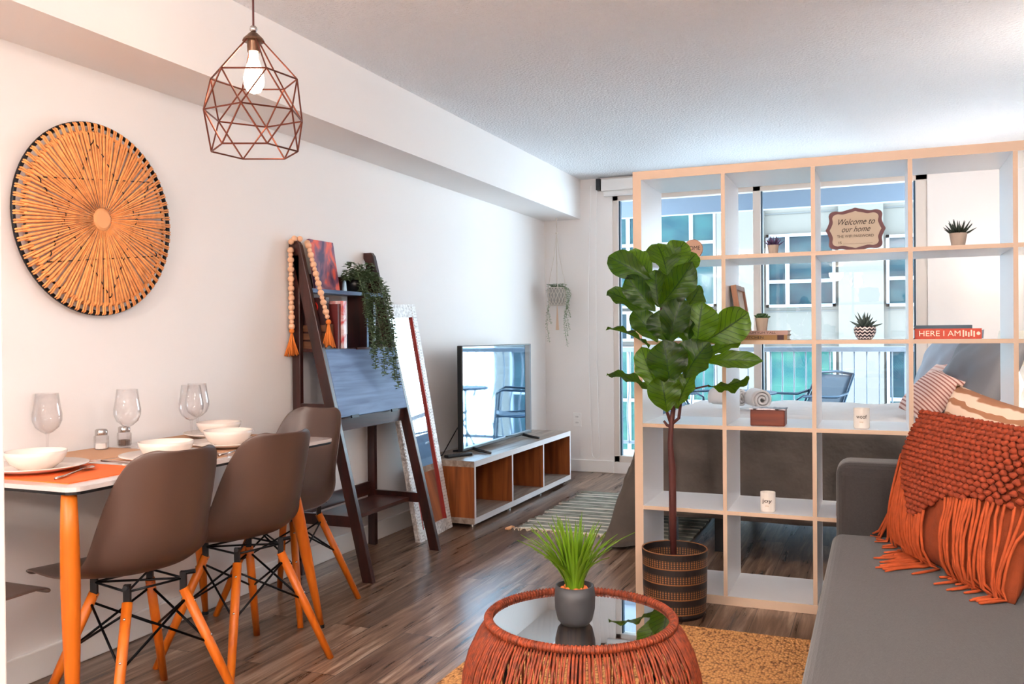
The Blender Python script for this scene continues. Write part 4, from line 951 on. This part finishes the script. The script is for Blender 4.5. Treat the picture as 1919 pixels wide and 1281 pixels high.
BRIGHT = {1: .8, 2: .55, 3: .9, 4: 1, 12: .7, 13: 1, 14: .4, 15: .5, 17: .75, 18: .5, 24: .4}
prof = lambda t: (max(.0, math.sin(PI*min(1, t)**1.3))**.62)*(.80+.25*t)
for li, (bx, by, bz, tx, ty, tz, w_) in enumerate(LF):
    B_ = Vector((bx, by, bz)); T_ = Vector((tx, ty, tz)); ax = (T_-B_); Ln = ax.length*1.17; ax.normalize()
    tocam = (Vector((2.55, 0, 1.11))-B_).normalized()
    nrm = (tocam+Vector((random.uniform(-.75, .75), 0, random.uniform(-.1, .6)))); nrm = (nrm-ax*nrm.dot(ax)).normalized()
    if w_ < .05: w_ *= 1.9; ang_ = 1.05; nrm = (Matrix.Rotation(ang_, 3, ax)@nrm)
    lat = ax.cross(nrm).normalized(); ph = random.random()*6
    NU, NV = 9, 14
    G = []
    for j in range(NV):
        t = j/(NV-1); row = []
        wd_ = max(.002, prof(t)*w_*.60)
        for i in range(NU):
            s_ = i/(NU-1)*2-1
            p_ = B_+ax*(Ln*t)+lat*(s_*wd_)+nrm*(.34*abs(s_)*wd_+.05*Ln*math.sin(t*PI)-.10*Ln*t*t+.010*math.sin(t*19+ph+s_*2)*abs(s_)**1.6)
            row.append((m.bm.verts.new(p_), (i/(NU-1), t)))
        G.append(row)
    for j in range(NV-1):
        for i in range(NU-1):
            q = (G[j][i], G[j][i+1], G[j+1][i+1], G[j+1][i]); fc = m.bm.faces.new([a for a, _ in q])
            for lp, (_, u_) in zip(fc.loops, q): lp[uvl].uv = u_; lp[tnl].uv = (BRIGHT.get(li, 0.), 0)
m.build('foliage', LM, fg, smooth=True, fix=False)

# ------------------------------------------------------------------ bed
wl = thing('wall_lamp', 'small shaded wall lamp at the head of the bed beyond the right picture edge', 'lamp', (XR, 4.28, 1.38))
MB().lathe([(0, 0), (.05, 0), (.05, .012), (0, .016)], seg=24, M=T((0, 0, 0), (0, -PI/2, 0))).build('wall_plate', CHROME, wl)
MB().tube([(-.01, 0, 0), (-.10, 0, -.01), (-.16, 0, .02), (-.16, 0, .06)], .007, 8).build('arm', CHROME, wl, smooth=True)
MB().lathe([(.085, .02), (.055, .17)], (-.16, 0, 0), 32).build('lamp_shade', mat('linen_lampshade', (240, 226, 206), .8), wl, smooth=True, solid=.002)
BRS = mat('aged_steel', (150, 144, 138), .35, 1); SHD = mat('linen_shade', (240, 230, 214), .8)
bl_ = thing('bedside_lamp', 'white table lamp on the bedside table in the far right corner', 'lamp', (3.36, 6.36, .60))
MB().lathe([(0, 0), (.07, 0), (.07, .012), (.02, .03), (.03, .12), (.05, .18), (.02, .26), (.008, .28), (.008, .33)], seg=28, cap=False).build('lamp_base', PORC, bl_, smooth=True)
MB().lathe([(.13, .30), (.09, .52)], seg=32).build('lamp_shade', SHD, bl_, smooth=True, solid=.002)
bt_ = thing('bedside_table', 'white bedside table under the lamp in the far right corner', 'table', (3.32, 6.36, 0))
MB().box((-.18, -.18, .57), (.18, .18, .60)).build('table_top', WHITE, bt_, bevel=.003); MB().box((-.17, -.17, .35), (.17, .17, .57)).build('drawer_box', WHITE, bt_, bevel=.003)
for x in (-.15, .15):
    for y in (-.15, .15): MB().box((x-.015, y-.015, 0), (x+.015, y+.015, .35)).build('leg', WHITE, bt_)
for k, (x, y) in enumerate(FILL_TORCH):
    t = thing('floor_lamp', ['steel uplighter floor lamp beside the near end of the sofa', 'steel uplighter floor lamp behind the camera on the left'][k], 'lamp', (x, y, 0))
    MB().lathe([(0, 0), (.13, 0), (.13, .02), (.012, .03), (.012, 1.66), (0, 1.66)], seg=28).build('pole', BRS, t)
    MB().lathe([(.02, 1.65), (.12, 1.72), (.17, 1.82)], seg=32).build('lamp_shade', BRS, t, smooth=True, solid=.002)
# ------------------------------------------------------------------ bed
bed = thing('bed', 'low bed behind the white shelf under a taupe throw', 'bed', (0, 0, 0))
BX0, BX1, BY0, BY1 = 1.42, 3.46, 4.52, 6.02
BEDF = mat('black_bed_frame', (18, 18, 22), .5)
MB().box((BX0, BY0, .185), (BX1, BY1, .235)).build('frame', BEDF, bed, bevel=.004)
for x in (1.56, 1.80, 3.3):
    for y in (BY0+.06, BY1-.06): MB().box((x-.022, y-.022, 0), (x+.022, y+.022, .185)).build('leg', BEDF, bed)
MB().box((BX0+.01, BY0+.01, .235), (BX1, BY1-.01, .62)).build('mattress', mat('white_mattress', (232, 230, 230), .8), bed, bevel=.05, bseg=4)
ZT = .655
def throw():
    m = MB(); du, dv = .026, .026
    us = [-.64+.032*i for i in range(21)]+[.03*(i+1) for i in range(66)]; vs = [-.47+.03*i for i in range(16)]+[.04*(i+1) for i in range(38)]+[1.52+.03*(i+1) for i in range(4)]
    W_ = BX1-BX0; Dd = BY1-BY0
    def pos(u, v):
        hu = max(0, -u); hv = max(0, -v); hv2 = max(0, v-Dd)
        rr = .04
        x = BX0+max(u, 0); y = BY0+min(max(v, 0), Dd)
        drop = max(hu, hv, hv2)
        if hu > 0: x = BX0-.012-.17*(hu/.64)**1.3*(1 if not hv else 1)-.012*math.sin(v*16)*hu/.6
        if hv > 0: y = BY0-.018-.012*math.sin(u*11)*(hv/.47)-.03*(hv/.47) - (.10*(hu/.64) if hu else 0)
        if hv2 > 0: y = BY1+.018+.01*math.sin(u*11)
        z = ZT-drop
        if hu > 0 and hv > 0: z = ZT-max(hu, min(hv*1.35, .64))
        if drop == 0:
            z += .010*noise.noise(Vector((u*3.2, v*2.6, 0)))*2+.006*noise.noise(Vector((u*9, v*12, 3)))
            e = min(u, v, Dd-v); z -= .02*math.exp(-max(e, 0)/.03)
        else:
            k = .012*noise.noise(Vector((u*7, v*7, 5))); y -= k if (hv or hv2) else 0; x -= k if hu else 0
        return Vector((x, y, max(z, .008+.004*noise.noise(Vector((u*9, v*9, 2))))))
    g = [[m.bm.verts.new(pos(u, v)) for v in vs] for u in us]
    for i in range(len(us)-1):
        for j in range(len(vs)-1): m.bm.faces.new((g[i][j], g[i+1][j], g[i+1][j+1], g[i][j+1]))
    o_ = m.build('bed_throw', BLANK, smooth=True, solid=.012)
    tag(o_, 'taupe grey throw draped over the bed down to the floor at its foot', 'blanket')
throw()
m = MB(); nx, ny = 70, 44
g = [[m.bm.verts.new((BX0+.03+(1.46)*i/nx, BY0+.03+(BY1-BY0-.06)*j/ny, ZT+.020+.013*noise.noise(Vector((i*.11, j*.10, 1)))+.007*noise.noise(Vector((i*.10, j*.55, 7)))-.010*math.exp(-min(i, j, nx-i, ny-j)/1.5))) for j in range(ny+1)] for i in range(nx+1)]
for i in range(nx):
    for j in range(ny): m.bm.faces.new((g[i][j], g[i+1][j], g[i+1][j+1], g[i][j+1]))
o_ = m.build('coverlet', mat('pale_grey_coverlet', (222, 218, 216), .85, bump=.4, bscale=14, stretch=(1, 4, 1), bdist=.01), smooth=True, solid=.008); tag(o_, 'pale grey crumpled coverlet spread over the top of the bed', 'bedspread')  # added pale layer: window light on the throw top, put into colour
# towels
def towel(x, y, rz, r, L, lb):
    m = MB(); turns = 2.6; N = 64; z0 = ZT+.034
    # spiral profile in local XZ, length along Y
    P = []
    for k in range(N+1):
        a = 2*PI*turns*k/N; rad = .010+(r-.010)*k/N
        P.append((rad*math.cos(a), rad*math.sin(a)))
    def fn(u, v):
        i = round(u*N); px_, pz_ = P[i]; e = .97+.03*math.sin(PI*v)
        return (px_*e, (v-.5)*L, pz_*e)
    m.grid(fn, N+1, 6); o_ = m.build('rolled_towel', TOWEL, smooth=True, solid=.012); o_.location = (x, y, z0+r+.003); o_.rotation_euler = (0, 0, rz)
    tag(o_, lb, 'towel', 'rolled white towels on the bed')
towel(1.93, 5.12, .35, .056, .20, 'rolled white towel on the bed with its spiral end showing'); towel(1.745, 5.22, 1.1, .053, .20, 'rolled white towel on the bed, the left one partly behind the shelf upright')
# pillows
def cushion(name, center, right, up, w_, h_, th, m_, parent=None, pinch=.10, n_=26, disp=0, seed=0, **kw):
    right = Vector(right).normalized(); up = Vector(up); up = (up-right*up.dot(right)).normalized(); nr = right.cross(up).normalized(); c0 = Vector(center)
    m = MB()
    for sd in (1, -1):
        def fn(u, v):
            a, b_ = u*2-1, v*2-1
            ex = 1-pinch*(1-abs(a)**2)*abs(b_)**4; ey = 1-pinch*(1-abs(b_)**2)*abs(a)**4
            # edges bow inwards away from the corners
            x = a*(1-pinch*(1-b_*b_)*abs(a)**3)*w_/2; y = b_*(1-pinch*(1-a*a)*abs(b_)**3)*h_/2
            z = th/2*((1-abs(a)**2.6)*(1-abs(b_)**2.6))**.5
            z += disp*noise.noise(Vector((x*9+seed, y*9, seed)))*min(1, 4*(1-max(abs(a), abs(b_))))
            return c0+right*x+up*y+nr*z*sd
        g = m.grid(fn, n_, n_)
    bmesh.ops.remove_doubles(m.bm, verts=m.bm.verts, dist=.0008)
    return m.build(name, m_, parent, smooth=True, **kw)
GP2 = mat('grey_blue_linen', (160, 166, 178), .85, bump=.3, bscale=80)
o_ = cushion('bed_pillow', (3.00, 4.93, .885), (.35, -.94, 0), (.55, .15, 1), .62, .46, .17, GREYP, disp=.02, seed=2); tag(o_, 'large grey pillow nearest the shelf at the head of the bed', 'pillow', 'grey pillows on the bed')
o_ = cushion('bed_pillow', (2.90, 5.42, .915), (.25, -.95, 0), (.45, .0, 1), .60, .46, .17, GP2, disp=.02, seed=5); tag(o_, 'large pale grey pillow behind the nearer grey pillow on the bed', 'pillow', 'grey pillows on the bed')
PK = stripe_mat('pink_brown_stripes', (236, 202, 190), (168, 104, 92), 1, 60, .6, .9)
o_ = cushion('bed_cushion', (0, 0, 0), (1, 0, 0), (0, 1, 0), .31, .29, .15, PK, disp=.01, seed=8); tag(o_, 'pink cushion with fine dark stripes on the bed beside the shelf upright', 'cushion', 'pink cushions on the bed')
o_.rotation_euler = Euler((math.radians(44), math.radians(8), math.radians(-74))); o_.location = (2.80, 4.90, .795)
PK2 = stripe_mat('pink_plain_stripes', (242, 210, 198), (222, 172, 156), 1, 40, .6, .9)
o_ = cushion('bed_cushion', (0, 0, 0), (1, 0, 0), (0, 1, 0), .34, .33, .14, PK2, disp=.01, seed=9); tag(o_, 'plain pink cushion behind the striped one, with small tassels on its corner', 'cushion', 'pink cushions on the bed')
o_.rotation_euler = Euler((math.radians(50), math.radians(4), math.radians(-74))); o_.location = (2.86, 5.24, .83)

# ------------------------------------------------------------------ rag rug
rg_ = thing('rag_rug', 'off-white striped rag rug on the floor between TV bench and bed', 'rug', (0, 0, 0))
m = MB(); yy = 4.70; k = 0
RW = stripe_mat('rag_weave', (226, 220, 208), (150, 156, 150), 1, 11, .45, .95, wob=.05); RWm = RW
while yy < 5.95:
    xs_ = .60+.05*random.random()+(5.95-yy)*.0; r_ = .012+.004*random.random()
    P = [(xs_+(1.62-xs_)*t, yy+.006*math.sin(t*9+k)+.004*random.random(), .007+.002*math.sin(t*14+k)) for t in [q/14 for q in range(15)]]
    m.tube(P, r_*.8, 6, mi=0 if k % 4 == 0 else 1)
    yy += r_*1.75; k += 1
for v in m.bm.verts: v.co.z = max(.0005, v.co.z*.62)
m.build('weave', [mat('rag_white', (232, 226, 214), .95), mat('rag_grey', (150, 152, 142), .95, var=.3, vscale=20)], rg_, smooth=True)
m = MB()
for k in range(40):
    x = .60+.025*k; m.tube([(x, 4.70, .006), (x-.01, 4.675, .007), (x+random.uniform(-.02, .01), 4.645+random.random()*.02, .004)], .004, 5)
m.build('fringe', mat('rag_fringe', (226, 204, 180), .95), rg_)
m = MB()
for k in range(24): m.tube([(.61, 4.69, .012), (.60, 4.66+.01*random.random(), .018), (.575+.03*random.random(), 4.63+.03*random.random(), .008)], .005, 5)
m.build('corner_tassel', mat('peach_corner', (232, 176, 132), .9), rg_)

# ------------------------------------------------------------------ jute rug
JR = bpy.data.materials.new('jute_weave'); JR.use_nodes = True; n = JR.node_tree; p = n.nodes['Principled BSDF']
tc = n.nodes.new('ShaderNodeTexCoord'); mp = n.nodes.new('ShaderNodeMapping'); mp.inputs['Scale'].default_value = (105, 62, 1); n.links.new(tc.outputs['Object'], mp.inputs[0])
vo = n.nodes.new('ShaderNodeTexVoronoi'); vo.inputs['Scale'].default_value = 1; vo.inputs['Randomness'].default_value = .75; n.links.new(mp.outputs[0], vo.inputs[0])
r = ramp(n, [(0, (236, 178, 112)), (.55, (212, 150, 88)), (.85, (120, 74, 38))], vo.outputs['Distance']); n.links.new(r.outputs[0], p.inputs['Base Color']); p.inputs['Roughness'].default_value = .9
bp = n.nodes.new('ShaderNodeBump'); bp.invert = True; bp.inputs['Strength'].default_value = 1; bp.inputs['Distance'].default_value = .006; n.links.new(vo.outputs['Distance'], bp.inputs['Height']); n.links.new(bp.outputs[0], p.inputs['Normal'])
m = MB(); m.box((1.25, .9, 0), (3.0, 3.33, .010)); o_ = m.build('jute_rug', JR, bevel=.004); tag(o_, 'braided golden jute rug under coffee table and sofa', 'rug')

# ------------------------------------------------------------------ coffee table
ct = thing('coffee_table', 'round drum coffee table wrapped in rust rope with a glass top', 'table', (1.905, 1.965, .010))
ROPEC = mat('rust_rope', (124, 48, 15), .7, var=.5, vscale=70); CH_ = .438
prf = [(.216, CH_), (.240, .405), (.262, .36), (.276, .31), (.281, .25), (.276, .18), (.262, .10), (.236, .012)]
m = MB(); NS = 176
for k in range(NS):
    a = 2*PI*k/NS; tw = random.uniform(-.09, .09)
    P = []
    for i, (r_, z_) in enumerate(prf):
        aa = a+tw*(i/len(prf)); P.append((r_*math.cos(aa), r_*math.sin(aa), z_))
    m.tube(P, random.uniform(.0024, .0036), 5)
m.build('rope_wrap', ROPEC, ct, smooth=True)['kind'] = 'stuff'
m = MB(); m.tube([(.216*math.cos(2*PI*k/60), .216*math.sin(2*PI*k/60), CH_+.001) for k in range(60)], .0085, 10, closed=True)
for k in range(150):
    a = 2*PI*k/150; c_, s_ = math.cos(a), math.sin(a)
    m.tube([((.216+.0092*math.cos(q))*c_, (.216+.0092*math.cos(q))*s_, CH_+.001+.0092*math.sin(q)) for q in (-.6, .4, 1.4, 2.4, 3.4)], .0028, 5)
m.build('rope_rim', ROPEC, ct, smooth=True)
m = MB()
for k in range(8):
    a = 2*PI*k/8+.2; m.tube([((r_-.010)*math.cos(a+.25*i/8), (r_-.010)*math.sin(a+.25*i/8), z_) for i, (r_, z_) in enumerate(prf)], .0045, 6)
for (r_, z_) in ((.206, CH_-.014), (.224, .012)): m.tube([(r_*math.cos(2*PI*k/48), r_*math.sin(2*PI*k/48), z_) for k in range(48)], .005, 6, closed=True)
m.build('metal_frame', BLACK, ct, smooth=True)
GT = glass_mat('smoked_table_glass', (.62, .60, .60), .42)
MB().lathe([(0, CH_-.008), (.206, CH_-.008), (.208, CH_-.004), (.206, CH_), (0, CH_)], seg=64).build('glass_top', GT, ct)
gp = thing('grass_plant', 'spiky green artificial grass in a charcoal pot on the coffee table', 'plant', (1.905, 1.925, CH_+.0105))
MB().lathe([(0, 0), (.032, 0), (.040, .010), (.046, .035), (.047, .062), (.044, .088), (.040, .088), (.041, .075), (0, .072)], seg=40).build('pot', POTD, gp, smooth=True)
m = MB()
for k in range(14): a = k*2.4; m.ball((.03*math.cos(a)*math.sqrt(k/14), .03*math.sin(a)*math.sqrt(k/14), .079), .008, 8, 5)
m.build('bark_chips', mat('orange_bark', (190, 96, 40), .8), gp)
m = MB()
for k in range(120):
    a = random.random()*2*PI; le = random.uniform(.11, .185); ln_ = random.uniform(.05, .85)**1.0; r0 = .020*math.sqrt(random.random())
    d = Vector((math.cos(a), math.sin(a), 0)); side = Vector((-d.y, d.x, 0)); b_ = d*r0+Vector((0, 0, .078)); w0 = random.uniform(.0035, .0055)
    prev = None
    for i in range(7):
        t = i/6; p_ = b_+d*(le*ln_*(t**1.5))+Vector((0, 0, le*t*(1-.38*ln_*t))); w1 = w0*(1-t**2)*(.6+.8*min(1, 2*t)*.6)+.0002
        cur = (m.bm.verts.new(p_-side*w1), m.bm.verts.new(p_+d*.0015-Vector((0, 0, .001))), m.bm.verts.new(p_+side*w1))
        if prev:
            m.bm.faces.new((prev[0], prev[1], cur[1], cur[0])); m.bm.faces.new((prev[1], prev[2], cur[2], cur[1]))
        prev = cur
GRS = 1
GB = bpy.data.materials.new('grass_blade'); GB.use_nodes = True; n = GB.node_tree; p = n.nodes['Principled BSDF']; p.inputs['Base Color'].default_value = (*lin((104, 142, 26)), 1); p.inputs['Roughness'].default_value = .45
tr = n.nodes.new('ShaderNodeBsdfTranslucent'); tr.inputs[0].default_value = (*lin((120, 156, 30)), 1); ms = n.nodes.new('ShaderNodeMixShader'); ms.inputs[0].default_value = .35
n.links.new(p.outputs[0], ms.inputs[1]); n.links.new(tr.outputs[0], ms.inputs[2]); n.links.new(ms.outputs[0], n.nodes['Material Output'].inputs[0])
m.build('grass_blades', GB, gp, smooth=True, fix=False)

# ------------------------------------------------------------------ sofa
sf = thing('sofa', 'charcoal grey fabric sofa on the right with a low rounded arm', 'sofa', (0, 0, 0))
SX0 = 2.405
MB().box((SX0, 1.15, .16), (3.12, 3.235, .425)).build('seat_cushion', SOFA, sf, bevel=.035, bseg=5)
MB().box((SX0+.03, 1.2, .08), (3.44, 3.4, .17)).build('base', SOFA, sf, bevel=.01)
MB().box((SX0+.012, 3.235, .10), (3.15, 3.43, .665)).build('armrest', SOFA, sf, bevel=.045, bseg=5)
MB().box((3.12, 1.15, .16), (3.46, 3.43, .80)).build('backrest', SOFA, sf, bevel=.06, bseg=5)
for x in (SX0+.09, 3.38):
    for y in (1.27, 3.33): MB().lathe([(.014, 0), (.022, .085)], (x, y, .010), 16, cap=True).build('leg', DARKW, sf)

# rust cushion with knitted flap and fringe
rc = thing('fringed_cushion', 'large rust cushion with chunky knitted flap and long fringe on the sofa', 'cushion', (0, 0, 0))
# basis: right runs from the far edge towards the camera, up leans to the back
BLc = Vector((2.555, 3.10, .425)); rt = Vector((.40, -.92, 0)).normalized(); upv = Vector((.22, .10, 1)).normalized(); nrm = rt.cross(upv).normalized()
if nrm.x > 0: nrm = -nrm
Wc, Hc = .66, .44
cc = BLc+rt*Wc/2+upv*Hc/2+nrm*(-.055)
cushion('cushion_body', cc, rt, upv, Wc, Hc, .19, RUSTD, rc, disp=.014, seed=4, pinch=.05)
def onface(a, b_, lift=0):
    """a 0..1 along right, b_ 0..1 up"""
    s_, t_ = a*2-1, b_*2-1
    z = .095*max(0, (1-abs(s_)**2.6)*(1-abs(t_)**2.6))**.5
    return cc+rt*(s_*Wc/2)+upv*(t_*Hc/2)+nrm*(z+lift)
def vedge(a):      # lower boundary of the knit flap (zigzag)
    a = a % .62 if a > .62 else a
    return .76-.40*(a/.20) if a < .20 else .36+.40*((a-.20)/.42)
def vedge(a):
    P = [(-.03, .76), (.0, .74), (.14, .62), (.36, .33), (.43, .33), (.62, .50), (.80, .55), (1.0, .58), (1.05, .58)]
    for (x0, y0_), (x1, y1_) in zip(P, P[1:]):
        if x0 <= a <= x1: return y0_+(y1_-y0_)*(a-x0)/(x1-x0)
    return .6
m = MB(); random.seed(11)
NA, NB = 27, 21
for i in range(NA+1):
    for j in range(NB+1):
        a = -.01+1.03*i/NA+(.017 if j % 2 else 0); b_ = 1.02-.72*j/NB
        if b_ < vedge(min(1.04, max(-.02, a))): continue
        p_ = onface(min(1, max(0, a)), min(1, max(0, b_)), .008)+rt*((a-min(1, max(0, a)))*Wc)+upv*((b_-min(1, b_))*Hc)
        d_ = (rt*(.7 if (i+j) % 2 else -.7)+upv*.7).normalized()
        m.tube([p_-d_*.009, p_+nrm*.006, p_+d_*.009], [.0058, .0112, .0058], 6)
m.build('knitted_flap', RUST, rc, smooth=True, label='chunky knotted rust flap')
m = MB()
for k in range(60):
    a = -.015+1.03*k/60+random.uniform(-.005, .005); aa = min(1, max(0.0, a)); b0 = vedge(min(1.04, max(-.02, a)))
    L = random.uniform(.50, .62) if a < .5 else random.uniform(.45, .6)
    if .50 < a < .64: continue
    drift = (-.14*(1-a/.2) if a < .2 else .0)+random.uniform(-.055, .055)
    P = []
    for q in range(9):
        t = q/8; b_ = b0-L/Hc*.62*t*.95
        ad_ = a+drift*t*t+.008*math.sin(5*t+k)
        if b_ > .0: p_ = onface(min(1, max(0, ad_)), b_, .010)+rt*((ad_-min(1, max(0, ad_)))*Wc)
        else:
            p_ = onface(min(1, max(0, ad_)), 0, .006)+rt*((ad_-min(1, max(0, ad_)))*Wc)+nrm*(-b_*Hc*.9)+rt*(-b_*Hc*.25)
            p_.z = .429+.003*random.random()
        p_ += nrm*(.012 if a < .1 else .006*random.random())
        P.append(p_)
    m.tube(P, [.0044]*8+[.0028], 6)
m.build('fringe', mat('orange_fringe', (170, 70, 24), .85, var=.2, vscale=40), rc, smooth=True)['kind'] = 'stuff'
# cream cushion behind
CF = stripe_mat('cream_brown_fur', (236, 208, 184), (168, 116, 84), 1, 20, .62, .95, wob=.07)
o_ = cushion('fur_cushion', (0, 0, 0), (1, 0, 0), (0, 1, 0), .46, .44, .15, CF, disp=.03, seed=13, pinch=.06)
o_.rotation_euler = Euler((math.radians(72), math.radians(10), math.radians(-52))); o_.location = (2.865, 3.14, .69)
tag(o_, 'cream and brown striped fluffy cushion behind the rust one', 'cushion')
